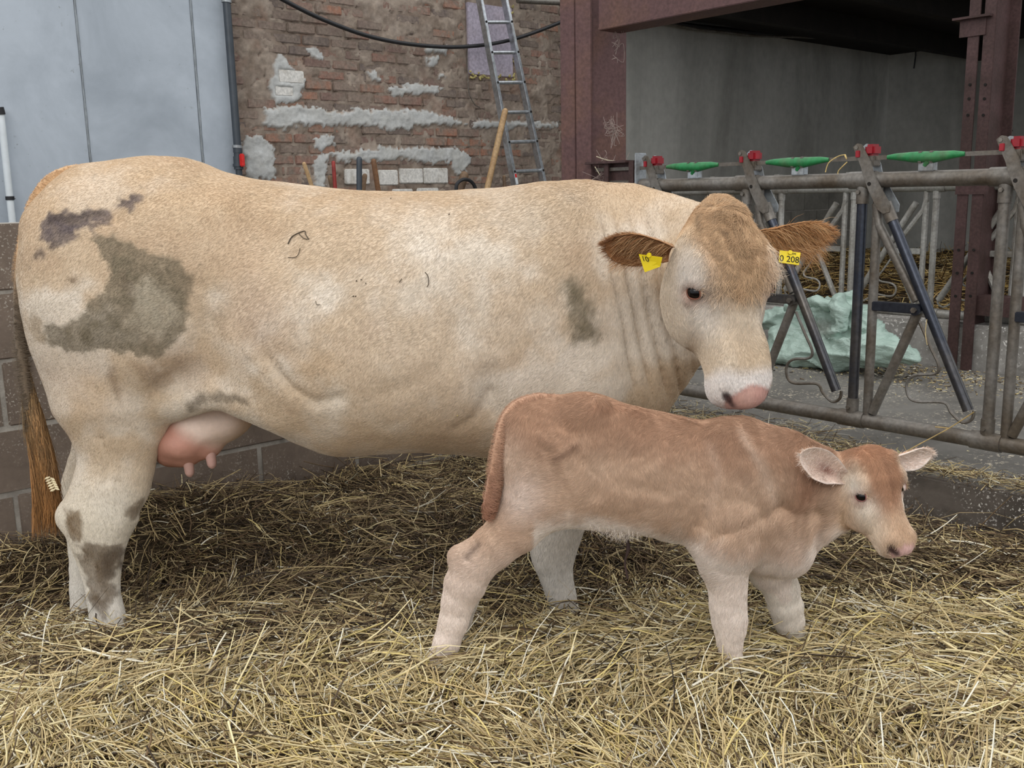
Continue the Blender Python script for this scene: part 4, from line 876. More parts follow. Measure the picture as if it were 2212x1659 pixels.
# mortar and plaster skin: a real uneven surface in front of / between the bricks
hs_ = .011; us = np.arange(u0b, ubr+hs_, hs_); zs = np.arange(zb0-.1, zb1+hs_, hs_); UU, ZZ = np.meshgrid(us, zs, indexing='ij'); uf, zf = UU.ravel(), ZZ.ravel()
pp = np.stack([uf, zf, 0*uf], 1); big = fbm(pp*3.2, 4, 3); mid = fbm(pp*13, 4, 6); fin = fbm(pp*48, 3, 9); lump = np.abs(fbm(pp*np.array([9, 16, 1]), 3, 15))
h = -.0005+big*.012+mid*.009+fin*.0045; cem = np.zeros(len(uf))
for k, pl in enumerate(pat_cem):
    d = poly_dist(uf, zf, pl)+.035*mid+.03*fin; cem = np.maximum(cem, sstep(.008, -.008, d))
ren = np.zeros(len(uf))
for pl in pat_ren: ren = np.maximum(ren, sstep(.06, -.06, poly_dist(uf, zf, pl)+.12*big+.05*mid))
h = h+ren*(.008+.006*mid)+cem*(.016+.008*lump+.004*mid)
for a, b, c, d in wrect: h = np.where((uf > a+.004) & (uf < b-.004) & (zf > c+.004) & (zf < d-.004), np.minimum(h, -.004), h)
fm = (uf > foam_u[0]) & (uf < foam_u[1]) & (zf > foam_z[0]); h = np.where(fm, np.minimum(h, -.012), h)
crk = np.abs(fbm(pp*np.array([7, 9, 1]), 2, 33)); h -= gauss(crk, .025)*.014*(1-cem*.7)
V = np.stack([UV(u, V_BACK-hh, z) for u, z, hh in zip(uf, zf, h)]); nu_, nz_ = len(us), len(zs)
I = np.arange(nu_*nz_).reshape(nu_, nz_); Q = np.stack([I[:-1, :-1], I[1:, :-1], I[1:, 1:], I[:-1, 1:]], -1).reshape(-1, 4)
me = np_mesh('mortar', V, Q); c0 = np.array(lin((130, 116, 104))); c1 = np.array(lin((158, 145, 132))); c2 = np.array(lin((186, 187, 184))); cb = np.array(lin((124, 84, 66)))
w = sstep(-.4, .5, mid)[:, None]; col = c0*(1-w)+c1*w; w = (sstep(.2, .6, fbm(pp*6, 3, 50)))[:, None]*.4; col = col*(1-w)+cb*w
col = col*(1+.22*fin+.12*fbm(pp*90, 2, 70))[:, None]; col = col*(1-cem[:, None])+c2*cem[:, None]*(1+.10*mid[:, None]); set_attr(me, 'coat', np.clip(col, 0, 1))
link('mortar', me, attr_mat('mortar_skin', grain=(40, 40, 40), gain=.16, bump=.6, bd=.006, rough=.95, spec=.1, fine=1.0), wb)
MB().ubox(u0b, ubr+4.2, V_BACK+.03, V_BACK+.2, -.1, 3.6).build('backing', M_JOINT, wb, smooth=False)
# plastered far room
M_BLK2 = fmat_concrete('grey_block', (148, 144, 134), (112, 108, 100), 2.5, bump=.3)
U_R = PV(1910, 300, V_BACK)[0]
wr = thing('wall_back_right', 'grey plastered wall of the dark room behind the feed fence', None, UV(8, V_BACK), kind='structure')
zsp = PV(1700, 408, V_BACK)[1]
ul, ur = PV(1352, 300, V_BACK)[0]-.6, PV(1856, 500, V_BACK)[0]
MB().ubox(ul, U_R+.2, V_BACK-.02, V_BACK+.1, zsp, 3.4).build('plaster', M_PLAST, wr, smooth=False)
MB().ubox(ur, U_R+.2, V_BACK-.018, V_BACK+.1, -.1, zsp).build('plaster', M_PLAST, wr, smooth=False)
MB().ubox(ul, U_R+.2, V_BACK+.002, V_BACK+.12, -.1, zsp).build('mortar', M_JOINT, wr, smooth=False)
brickset('b', wr, M_BLK2, None, ul, ur, .1, zsp, V_BACK+.0, .5, .25, .012, .004, gap=.012, lab='concrete_block', seed=8)
wri = thing('wall_right', 'grey plastered side wall of the dark room', None, UV(U_R, 3), kind='structure')
MB().ubox(U_R, U_R+.15, -3, V_BACK, -.1, 3.4).build('plaster', M_PLAST, wri, smooth=False)
hm = MB()                                                   # hole broken in the plaster
pu = lambda px, py: PU(px, py, U_R-.004)
hp = [pu(*p) for p in [(2172, 278), (2185, 275), (2188, 282), (2180, 296), (2182, 306), (2170, 322), (2166, 318), (2172, 305), (2163, 298), (2165, 288)]]
hm.add([B*(U_R-.004)+A*v+np.array([0, 0, z]) for v, z in hp], [tuple(range(len(hp)))]); hm.build('broken_patch', M_DARK, wri, smooth=False)
# ceiling deck over the far room, its beams, and the walls that close the room
ce = thing('ceiling', 'dark timber deck over the room behind the feed fence', None, UV(7, 3, 2.9), kind='structure')
zc = 2.86
MB().ubox(U_F2+.3, U_R+.2, .8, V_BACK+.1, zc, zc+.12).build('deck', M_DARK, ce, smooth=False)
for vv in (4.9, 3.9, 2.9): MB().ubox(U_F2+.3, U_R, vv, vv+.1, zc-.18, zc).build('beam', M_DARK, ce, smooth=False)
# alley floor with its kerbs, pen floor
fl = thing('floor', 'grey concrete feed alley strewn with grain', None, UV(4.5, 2, Z_AL), kind='structure')
MB().ubox(U_F-.14, U_F2-.15, -5, V_BACK, Z_AL-.35, Z_AL).build('slab', M_FLOOR, fl, smooth=False, bevel=.012)
MB().ubox(U_F-.17, U_F-.13, -5, V_BACK-2, -.35, Z_AL-.012).build('kerb_face', M_KERB, fl, smooth=False, bevel=.008)
MB().ubox(U_F2-.15, U_F2+.15, -5, V_BACK, -.1, .56).build('far_kerb', M_KERB2, fl, smooth=False, bevel=.02)
MB().ubox(U_F2+.15, U_R, -5, V_BACK, -.2, .22).build('pen_floor', M_SOIL, fl, smooth=False)
MB().ubox(-6, U_F-.15, -7, V_BACK+.2, -.5, -.30).build('bed_floor', M_SOIL, fl, smooth=False)
# steel columns and beam
def ibeam(name, c, fw, dp, z0, z1, rot_b, mat, parent, tf=.014, tw=.010):
    """upright H section: flanges across rot_b"""
    b = unit(rot_b); a = np.array([-b[1], b[0], 0]); zz = np.array([0, 0, (z1-z0)/2]); c = np.array([c[0], c[1], (z0+z1)/2])
    for s_ in (-1, 1): MB().box(c+a*s_*dp/2, b*fw/2, a*tf/2, zz).build('flange', mat, parent, smooth=False, bevel=.003)
    MB().box(c, b*tw/2, a*dp/2, zz).build('web', mat, parent, smooth=False)
cl = thing('column_1', 'rusty brown steel column at the corner of the pen', None, UV(U_F, 3.75), kind='structure')
cA = P(1278, 300, 5.02); fwid = .165
ud1, ud2 = P(1212, 300, 5.04), P(1353, 300, 5.10)
colc = (ud1+ud2)/2
# outer faces: one broad plate to the left, one to the right, meeting at an edge towards us
edge = P(1278, 300, 4.96); zz = np.array([0, 0, 1.75]); z_c = np.array([0, 0, 1.6])
def plate(p, q, th, mat, name, parent, z0, z1):
    p = np.array([p[0], p[1], 0]); q = np.array([q[0], q[1], 0]); x = (q-p)/2; nrm = np.cross(unit(x), [0, 0, 1]); 
    if nrm.dot(np.array([p[0], p[1], 0])) < 0: nrm = -nrm
    return MB().box((p+q)/2+nrm*th/2+np.array([0, 0, (z0+z1)/2]), x, nrm*th/2, (0, 0, (z1-z0)/2)).build(name, mat, parent, smooth=False, bevel=.003)
LF = edge-B*.165*0-np.array([0, 0, 0]); 
lf_end = edge+(ud1-edge); rt_end = edge+(ud2-edge)
seam_p = ud1+(edge-ud1)*.48; plate(ud1, seam_p-unit(edge-ud1)*.0015, .014, M_STEEL, 'flange', cl, -.2, 3.6); plate(seam_p+unit(edge-ud1)*.0015, edge, .014, M_STEEL, 'flange', cl, -.2, 3.6); plate(edge+B*.004+A*.03, ud2, .010, M_STEEL, 'web', cl, -.2, 3.6)
bmn = thing('beam_1', 'brown steel beam running over the feed fence from the column', None, UV(U_F, 2, 2.3), kind='structure')
vb0, zb = PU(1356, 62, U_F+.05); 
MB().ubox(U_F-.03, U_F+.13, -3, vb0+.12, zb, zb+.014).build('flange', M_STEEL, bmn, smooth=False, bevel=.003)
MB().ubox(U_F-.03, U_F+.13, -3, vb0+.12, zb+.206, zb+.22).build('flange', M_STEEL, bmn, smooth=False, bevel=.003)
MB().ubox(U_F-.022, U_F-.012, -3, vb0+.12, zb+.012, zb+.21).build('web', M_STEEL, bmn, smooth=False)
# far double column on the other side of the alley
c2 = thing('column_2', 'brown steel column of two bolted channels across the alley', None, UV(U_F2-.16, 2.8, Z_AL), kind='structure')
def colpx(px, u): v, z = PU(px, 500, u); return v
uu = U_F2-.18; z0c = Z_AL; lx = [(2056, 2084), (2090, 2113)]
for a, b in ((2062, 2086), (2094, 2119)):
    va, vb_ = colpx(a, uu), colpx(b, uu)
    MB().ubox(uu, uu+.008, min(va, vb_), max(va, vb_), z0c, 3.2).build('channel_face', M_STEEL2, c2, smooth=False, bevel=.002)
    vm = va if a < 2080 else vb_
    MB().ubox(uu+.008, uu+.10, max(va, vb_)-.010, max(va, vb_), z0c, 3.2).build('channel_flange', M_STEEL2, c2, smooth=False)
    for yy in (185, 215, 250, 540, 590, 640):
        z_ = PU((a+b)/2, yy, uu)[1]; v_ = (va+vb_)/2; MB().tube([UV(uu-.005, v_, z_), UV(uu+.012, v_, z_)], .008, 8).build('bolt', M_DARK, c2)
va, vb_ = colpx(2124, uu+.22), colpx(2168, uu+.22)
MB().ubox(uu+.22, uu+.235, min(va, vb_), max(va, vb_), .5, 3.2).build('flange', M_STEEL2, c2, smooth=False, bevel=.002)
MB().ubox(uu+.05, uu+.235, (va+vb_)/2-.006, (va+vb_)/2+.006, .5, 3.2).build('web', M_STEEL2, c2, smooth=False)
v_, z_ = PU(2100, 40, uu-.02); MB().ubox(uu-.04, uu+.2, v_-.10, v_+.10, z_, z_+.012).build('gusset', M_STEEL2, c2, smooth=False)
MB().ubox(uu-.008, uu, v_-.07, v_+.07, z_-.09, z_).build('gusset', M_STEEL2, c2, smooth=False)
v_, z_ = PU(2098, 412, uu); MB().ubox(uu-.008, uu+.02, v_-.085, v_+.085, z_-.02, z_+.03).build('gusset', M_STEEL2, c2, smooth=False)
v_, z_ = PU(2150, 660, uu+.05); MB().ubox(uu+.03, uu+.15, v_-.12, v_+.10, z_-.06, z_+.05).build('gusset', M_STEEL2, c2, smooth=False)
# ------------------------------------------------------------------ straw bedding
_ctl = []
for px, py, Y in [(950, 1428, 2.44), (1580, 1425, 2.43), (1718, 1388, 2.62), (230, 1352, 2.88), (180, 1335, 3.08), (1220, 1328, 2.93), (600, 1659, 2.02), (1600, 1659, 2.02), (2150, 1659, 2.02), (100, 1659, 2.02), (1106, 1640, 2.04)]:
    _ctl.append(P(px, py, Y))
for px, py in [(330, 1052), (700, 1015), (1050, 972), (10, 1165), (-150, 1230)]:
    u, z = PV(px, py, V_LOW); _ctl.append(UV(u, V_LOW, z))
for px, py in [(2190, 1165), (2050, 1140), (1950, 1120), (1800, 1080)]:
    v, z = PU(px, py, U_F-.17); _ctl.append(UV(U_F-.17, v, z))
_ctl = np.array(_ctl)
_ctl[np.abs(_ctl[:, 1]-2.03) < .03, 2] = .055; _ctl[:, 2] -= .024; _ctl[0, 2] -= .012
def bed(x, y):
    x = np.asarray(x, float); y = np.asarray(y, float); num = 0; den = 0
    for c in _ctl:
        w = 1/((x-c[0])**2+(y-c[1])**2+.02)**1.5; num = num+w*c[2]; den = den+w
    p = np.stack([x.ravel(), y.ravel(), 0*x.ravel()], 1)
    return num/den+(fbm(p*2.2, 3, 61)*.045+fbm(p*7, 3, 62)*.022).reshape(x.shape)
def straw_mesh(p0, d, L, rad, cols, bend, K=4, S=3, flat=None):
    """p0 start, d unit direction, L length ; returns verts, quads, colours"""
    n = len(p0); up = np.tile([0, 0, 1.0], (n, 1)); sd = np.cross(d, up); sd /= np.linalg.norm(sd, axis=1)[:, None]+1e-9; nn = np.cross(sd, d)
    V = np.zeros((n, K, S, 3), np.float32)
    for k in range(K):
        t = k/(K-1); c = p0+d*(L*t)[:, None]+(sd*bend[:, :1]+nn*bend[:, 1:2])*(L*(t-t*t))[:, None]; w = rad*(1-.35*t)
        for j in range(S):
            a = 2*math.pi*j/S; fx = 1.0 if flat is None else flat
            V[:, k, j] = c+(sd*math.cos(a)+nn*(math.sin(a)*fx))*w[:, None] if np.isscalar(fx) else c+(sd*math.cos(a)+nn*math.sin(a)*fx[:, None])*w[:, None]
    base = (np.arange(n)*K*S)[:, None, None, None]; k = np.arange(K-1)[None, :, None, None]; j = np.arange(S)[None, None, :, None]
    j2 = (j+1) % S; Q = np.concatenate([base+k*S+j, base+k*S+j2, base+(k+1)*S+j2, base+(k+1)*S+j], -1).reshape(-1, 4)
    return V.reshape(-1, 3), Q, np.repeat(cols, K*S, axis=0)
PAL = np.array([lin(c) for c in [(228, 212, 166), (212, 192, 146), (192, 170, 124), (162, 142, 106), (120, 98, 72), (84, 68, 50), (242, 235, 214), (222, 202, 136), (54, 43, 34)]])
def scatter(n, x, y, zf, seed, fresh, Lr=(.05, .22), rr=(.0015, .0034), lift=.05, up_frac=.09, field=None, flatp=.35, pale=0):
    r = np.random.default_rng(seed); z = zf+lift*r.random(n)**1.6-.008
    yaw = r.random(n)*2*np.pi
    if field is not None: m = r.random(n) < .55; yaw = np.where(m, field+r.normal(0, .35, n), yaw)
    pit = r.normal(0, .16, n); upm = r.random(n) < up_frac; pit = np.where(upm, r.uniform(.3, 1.0, n), pit)
    L = Lr[0]+(Lr[1]-Lr[0])*r.random(n)**1.7; L = np.where(upm, L*.7, L)
    d = np.stack([np.cos(yaw)*np.cos(pit), np.sin(yaw)*np.cos(pit), np.sin(pit)], 1); c = np.stack([x, y, z], 1)
    p0 = c-d*(L*.5)[:, None]; p0[upm] = c[upm]-np.array([0, 0, .01])
    rad = rr[0]+(rr[1]-rr[0])*r.random(n)**1.5
    fr = np.clip(fresh*(.35+.95*np.clip((z-zf+.008)/lift, 0, 1))+r.normal(0, .18, n), 0, 1); hi = np.array([0, 1, 2, 6, 7, 1, 0, 2]); lo = np.array([3, 4, 5, 4, 5, 8, 2, 3])  # less fresh straw is darker; deeper stalks darkened too, painting shade into gaps
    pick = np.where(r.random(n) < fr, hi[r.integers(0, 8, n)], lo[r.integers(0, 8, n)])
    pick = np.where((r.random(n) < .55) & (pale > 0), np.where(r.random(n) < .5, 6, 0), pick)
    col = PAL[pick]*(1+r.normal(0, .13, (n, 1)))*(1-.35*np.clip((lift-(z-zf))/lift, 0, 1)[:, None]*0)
    fl = np.where(r.random(n) < flatp, .25, 1.0)
    return straw_mesh(p0, d, L, rad, np.clip(col, 0.005, 1), r.normal(0, .22, (n, 2)), K=2 if Lr[1] <= .05 else 4, flat=fl)
def straw_obj(name, parts, mat, parent=None, **k):
    o = 0; V = []; Q = []; C = []
    for v, q, c in parts: V.append(v); Q.append(q+o); C.append(c); o += len(v)
    me = np_mesh(name, np.concatenate(V), np.concatenate(Q)); set_attr(me, 'coat', np.concatenate(C)); return link(name, me, mat, parent, **k)
M_STRAW = N('straw'); _a = M_STRAW.n('Attribute'); _a.attribute_name = 'coat'; M_STRAW.l(_a, 'Color', M_STRAW.b, 'Base Color'); M_STRAW.set(.5, 0, .35); M_STRAW = M_STRAW.m
gx = np.arange(-2.6, 2.9, .035); gy = np.arange(1.3, 6.0, .035); GX, GY = np.meshgrid(gx, gy, indexing='ij')
GZ = bed(GX, GY)-.012+.010*fbm(np.stack([GX.ravel()*22, GY.ravel()*22, 0*GX.ravel()], 1), 3, 5).reshape(GX.shape)
gu = GX*B[0]+GY*B[1]; gv = GX*A[0]+GY*A[1]; ok = (gu < U_F-.155) & (gv < V_LOW+.06)
I = np.arange(GX.size).reshape(GX.shape); Q = np.stack([I[:-1, :-1], I[1:, :-1], I[1:, 1:], I[:-1, 1:]], -1).reshape(-1, 4); okf = ok.ravel(); Q = Q[okf[Q].all(1)]
sb = thing('straw_bedding', 'deep bed of loose yellow and brown straw under the cow and calf', 'straw', (0, 2.5, 0), kind='stuff')
link('trodden_layer', np_mesh('trodden_layer', np.stack([GX.ravel(), GY.ravel(), GZ.ravel()], 1), Q), M_SOIL, sb, kind='stuff')
def inside(x, y): return (x*B[0]+y*B[1] < U_F-.20) & (x*A[0]+y*A[1] < V_LOW-.02)
def frustum(n, seed, y0, y1, powr):
    r = np.random.default_rng(seed); y = y0+(y1-y0)*r.random(n)**powr; hw = .60*y+.25; x = (r.random(n)*2-1)*hw; m = inside(x, y); return x[m], y[m]
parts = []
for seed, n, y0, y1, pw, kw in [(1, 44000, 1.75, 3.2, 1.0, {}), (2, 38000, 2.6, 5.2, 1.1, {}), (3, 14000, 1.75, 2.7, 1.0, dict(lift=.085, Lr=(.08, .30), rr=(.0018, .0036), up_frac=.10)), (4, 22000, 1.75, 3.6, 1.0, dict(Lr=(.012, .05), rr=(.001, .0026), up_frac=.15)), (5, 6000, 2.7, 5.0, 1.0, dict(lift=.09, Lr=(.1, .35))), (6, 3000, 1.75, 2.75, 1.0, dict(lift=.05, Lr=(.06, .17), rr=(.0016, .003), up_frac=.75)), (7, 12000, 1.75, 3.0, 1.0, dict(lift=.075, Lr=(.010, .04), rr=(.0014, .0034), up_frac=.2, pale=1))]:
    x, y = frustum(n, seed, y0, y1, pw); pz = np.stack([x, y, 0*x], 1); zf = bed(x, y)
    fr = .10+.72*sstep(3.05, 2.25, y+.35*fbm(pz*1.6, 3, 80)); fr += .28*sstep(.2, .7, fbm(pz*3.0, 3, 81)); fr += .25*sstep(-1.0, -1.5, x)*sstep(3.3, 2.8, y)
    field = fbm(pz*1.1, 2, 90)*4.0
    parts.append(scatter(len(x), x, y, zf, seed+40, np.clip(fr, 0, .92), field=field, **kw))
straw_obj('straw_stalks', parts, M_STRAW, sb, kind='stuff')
# wheat ears and chaff lying in the straw
r = np.random.default_rng(12); parts = []
x, y = frustum(150, 71, 1.8, 2.9, 1.0); z = bed(x, y)+.045
for i in range(len(x)):
    yaw = r.random()*6.28; e = np.array([math.cos(yaw), math.sin(yaw), r.normal(0, .2)]); m = 16; t = np.linspace(0, .055, m); p = np.array([x[i], y[i], z[i]])+e*t[:, None]
    d = e+r.normal(0, .45, (m, 3)); d /= np.linalg.norm(d, axis=1)[:, None]
    parts.append(straw_mesh(p, d, np.full(m, .017), np.full(m, .0026), np.tile(np.array(lin((212, 200, 166)))*(.8+.4*r.random()), (m, 1)), r.normal(0, .3, (m, 2))))
straw_obj('wheat_ears', parts, M_STRAW, sb, kind='stuff')
# straw swept along the kerb of the alley
r = np.random.default_rng(5); n = 5200; vv = r.uniform(.2, 3.9, n); uo = U_F-.13+np.abs(r.normal(0, .10, n))*(1+.5*np.sin(vv*3)); p = np.array([UV(a, b) for a, b in zip(uo, vv)])
straw_obj('straw_litter', [scatter(n, p[:, 0], p[:, 1], np.full(n, Z_AL), 6, np.full(n, .45), lift=.022, Lr=(.03, .18), rr=(.001, .002), up_frac=.03)], M_STRAW, None, kind='stuff', label='straw and hay litter swept along the edge of the alley floor')['category'] = 'straw'
n = 420; p = np.array([UV(a, b) for a, b in zip(r.uniform(U_F, U_F2-.2, n), r.uniform(.2, 4.5, n))])
pg = []; n2 = 5200; c_ = r.normal(0, 1, (n2, 2)); gu_ = U_F2-.42+c_[:, 0]*.20; gv_ = 2.75+c_[:, 1]*.75; m = (gu_ < U_F2-.17); gu_, gv_ = gu_[m], gv_[m]; p2 = np.array([UV(a, b) for a, b in zip(gu_, gv_)])
n3 = 2600; p3 = np.array([UV(a, b) for a, b in zip(r.uniform(U_F-.1, U_F2-.2, n3), r.uniform(.2, 4.8, n3))])
straw_obj('grain_litter', [scatter(len(p2), p2[:, 0], p2[:, 1], np.full(len(p2), Z_AL+.002), 7, np.full(len(p2), .5), lift=.015, Lr=(.008, .03), rr=(.0025, .005), up_frac=.2), scatter(n3, p3[:, 0], p3[:, 1], np.full(n3, Z_AL+.003), 8, np.full(n3, .7), lift=.004, Lr=(.006, .016), rr=(.002, .0038), up_frac=0)], M_STRAW, None, kind='stuff', label='spilt grain and chopped feed on the alley floor')['category'] = 'grain'
# hay in the far pen
gx = np.arange(U_F2+.15, U_R+.05, .09); gy = np.arange(-3, V_BACK+.05, .09); GU, GV = np.meshgrid(gx, gy, indexing='ij')
pz = np.stack([GU.ravel(), GV.ravel(), 0*GU.ravel()], 1); hz = .42+.10*fbm(pz*1.4, 3, 4)+.05*fbm(pz*6, 2, 5)+.16*sstep(6.2, 8.0, GU.ravel())*sstep(1.5, 5, GV.ravel())
V = GU.ravel()[:, None]*B+GV.ravel()[:, None]*A; V[:, 2] = hz; I = np.arange(GU.size).reshape(GU.shape); Q = np.stack([I[:-1, :-1], I[1:, :-1], I[1:, 1:], I[:-1, 1:]], -1).reshape(-1, 4)
hy = thing('hay_bedding', 'brown hay bedding heaped in the dark pen beyond the far fence', 'hay', UV(7, 3), kind='stuff')
link('hay_base', np_mesh('hay_base', V, Q), M_SOIL, hy, kind='stuff')
n = 15000; uo = r.uniform(U_F2+.3, U_R-.2, n); vo = r.uniform(.5, V_BACK-.2, n); pz = np.stack([uo, vo, 0*uo], 1); zf = .42+.10*fbm(pz*1.4, 3, 4)+.05*fbm(pz*6, 2, 5)+.16*sstep(6.2, 8.0, uo)*sstep(1.5, 5, vo); p = uo[:, None]*B+vo[:, None]*A
v, q, c = scatter(n, p[:, 0], p[:, 1], zf, 9, np.full(n, .40), lift=.06, Lr=(.10, .35), rr=(.003, .006), up_frac=.12); straw_obj('hay_stalks', [(v, q, c*np.array([1.0, .86, .60]))], M_STRAW, hy, kind='stuff')
# ------------------------------------------------------------------ headlock feed fences
M_GALV = dirty('dirty_galvanised', (128, 124, 118), (98, 88, 76), .52, 5, .45, .35, .2, .0015, .4, 70)
M_TUBE = dirty('worn_blue_black_tube', (58, 62, 72), (104, 98, 90), .40, 3.0, .28, .55, .1, .001, .5, 50)
M_GREEN = dirty('green_plastic', (44, 128, 74), (92, 104, 78), .36, 9, .45, 0, .1, .001, .4, 50)
M_PALE = dirty('pale_galvanised', (176, 174, 168), (136, 130, 120), .48, 5, .45, .3, .15, .0015, .4, 70)
M_RED = simple('red_plastic', (138, 26, 36), .35, 0, .15, 20, .03)
M_ZINC = dirty('pale_zinc', (176, 182, 186), (128, 126, 122), .45, 9, .4, .4, .15, .001, .4, 60)
M_BOLT = simple('bolt_steel', (120, 114, 106), .4, .7, .2, 40, .1)
def fence(name, label, u, ks, mir=False, zmap=lambda z: z, dark=None, lod=0, v_of=None, sc=1.0):
    """ks: bay numbers ; local points are (along, up) measured from each post foot-line, in the fence plane"""
    T = thing(name, label, 'feed fence', UV(u, v_of(ks[len(ks)//2]), Z_AL))
    mg = dark or M_GALV; sgn = -1 if mir else 1
    n8 = 12 if lod == 0 else 8
    def W(v, z, du=0.0): return UV(u+du, v, zmap(z))
    v0, v1 = v_of(ks[0])+.35, v_of(ks[-1])-.4
    rr = .0295*sc
    # rails with a sleeve at each post
    MB().tube([W(v0, ZT), W(v1, ZT)], rr, 16).build('top_rail', mg, T); MB().tube([W(v0, ZB), W(v1, ZB)], rr, 16).build('bottom_rail', mg, T)
    rod = MB().box(W((v0+v1)/2, ZT+.083, -.01), A*(v1-v0)/2, B*.004, (0, 0, .008*sc)); rod.build('control_rod', mg, T, smooth=False)
    for k in ks:
        vk = v_of(k); L = lambda a, z, du=0.0: W(vk+sgn*a, z, du)
        MB().tube([L(-.055, ZT), L(.055, ZT)], rr*1.16, 16).build('sleeve', mg, T); MB().tube([L(-.055, ZB), L(.055, ZB)], rr*1.16, 16).build('sleeve', mg, T)
        MB().tube([L(0, ZT-.015), L(0, ZT-.09)], .0245*sc, n8).build('post_sleeve', mg, T); MB().tube([L(0, ZB+.015), L(0, ZB+.085)], .0245*sc, n8).build('post_sleeve', mg, T)
        MB().tube([L(0, ZT-.02), L(0, ZB+.02)], .0205*sc, n8).build('post', M_TUBE if k % 2 == 0 and dark is None else mg, T)
        MB().tube([L(*F2, .004) for F2 in [(-.062, ZT-.02), (-.064, ZB+.02)]], .0185*sc, n8).build('fixed_bar', mg, T)
        if lod == 0:
            for zb_ in (ZT-.045, ZB+.05): MB().tube([L(.004, zb_, -.022), L(.004, zb_, -.034)], .0085, 6).build('bolt', M_BOLT, T)
        # V shaped fixed bar with its link
        up, lo, lk = LK['up'], LK['lo'], LK['link']
        MB().tube([L(*p) for p in up], .0175*sc, n8).build('upper_diagonal', mg, T); MB().tube([L(*p) for p in lo], .0185*sc, n8).build('lower_diagonal', mg, T)
        MB().box((L(*lk[0])+L(*lk[1]))/2, (L(*lk[1])-L(*lk[0]))/2, B*.020*sc, (0, 0, .018*sc)).build('link_bar', M_TUBE if dark is None else mg, T, smooth=False, bevel=.003)
        c = L(*LK['piv']); cl_ = MB().tube([c-B*.034*sc, c+B*.034*sc], .022*sc, 10).build('pivot_clamp', M_TUBE if dark is None else mg, T)
        if lod == 0: MB().tube([c-B*.036, c-B*.048], .011, 6).build('pivot_bolt', M_BOLT, cl_)
        # swinging tube
        sw_ = LK['swing']; MB().tube([L(*p, -.012) for p in sw_], .0200*sc, n8+2).build('swing_bar', M_TUBE if dark is None else mg, T)
        if lod == 0: a, b = L(*sw_[0], -.012), L(*sw_[-1], -.012); d_ = (b-a)/np.linalg.norm(b-a); MB().tube([a-d_*.03, a+d_*.045], .0235, 12).build('swing_sleeve', mg, T)
        # guard wire
        MB().tube(smooth_path([L(*p, .004) for p in LK['wire']], 5), .0062*sc, 7).build('guard_wire', mg, T)
        if lod == 0:
            # latch head: two shaped plates with a red catch between them
            for du in (-.034, .034):
                m = MB(); pl = LK['plate']; f = [L(a, z, du-.003) for a, z in pl]; g = [L(a, z, du+.003) for a, z in pl]; n = len(pl)
                m.add(f+g, [tuple(range(n)), tuple(range(n, 2*n))[::-1]]+[(i, (i+1) % n, n+(i+1) % n, n+i) for i in range(n)]); m.build('latch_plate', mg if du < 0 else M_ZINC, T, smooth=False, bevel=.0015)
                a, z = LK['hole']; MB().tube([L(a, z, du-.0045), L(a, z, du+.0045)], .0075, 10).build('plate_hole', M_DARK, T)
            a, z = LK['red']; MB().box(L(a, z, -.036), A*.009, B*.006, (0, 0, .013)).build('red_insert', M_RED, T, smooth=False, bevel=.002)
            a, z = LK['cap']; m = MB(); c = L(a, z)
            m.box(c-np.array([0, 0, .004]), A*.021, B*.030, (0, 0, .022)); cp_ = m.build('red_catch', M_RED, T, smooth=False, bevel=.009)
            MB().box(c-np.array([0, 0, .045]), A*.020, B*.028, (0, 0, .020)).build('catch_block', mg, T, smooth=False, bevel=.004)
            a, z = LK['hole2']; MB().tube([L(a, z, -.040), L(a, z, -.030)], .008, 6).build('bolt', M_BOLT, T)
            # green handle on the rod and its clamp
            g0, g1 = LK['green']; pts = [L(g0+(g1-g0)*t, ZT+.083+dz, -.012) for t, dz in [(0, 0), (.12, 0), (.35, -.004), (.62, -.006), (.86, 0), (1, 0)]]
            MB().tube(pts, [.008, .013, .020, .021, .014, .008], 12).build('green_handle', M_GREEN, T)
            gm = g0+(g1-g0)*.62; MB().tube([L(gm+.02*sgn, ZT+.07, -.012), L(gm+.035*sgn, ZT+.045, -.012)], [.016, .008], 8).build('green_handle', M_GREEN, T)
            gm = g0+(g1-g0)*.52
            MB().box(L(gm, ZT+.045), A*.030, B*.016, (0, 0, .018)).build('rod_clamp', M_ZINC, T, smooth=False, bevel=.003)
            for q_ in (-.021, .021): MB().box(L(gm+q_, ZT+.078, -.004), A*.010, B*.021, (0, 0, .022)).build('rod_clamp', mg, T, smooth=False, bevel=.004)
        else:
            MB().box(L(LK['cap'][0], ZT+.05), A*.03, B*.03, (0, 0, .06)).build('latch_head', mg, T, smooth=False, bevel=.01)
    return T
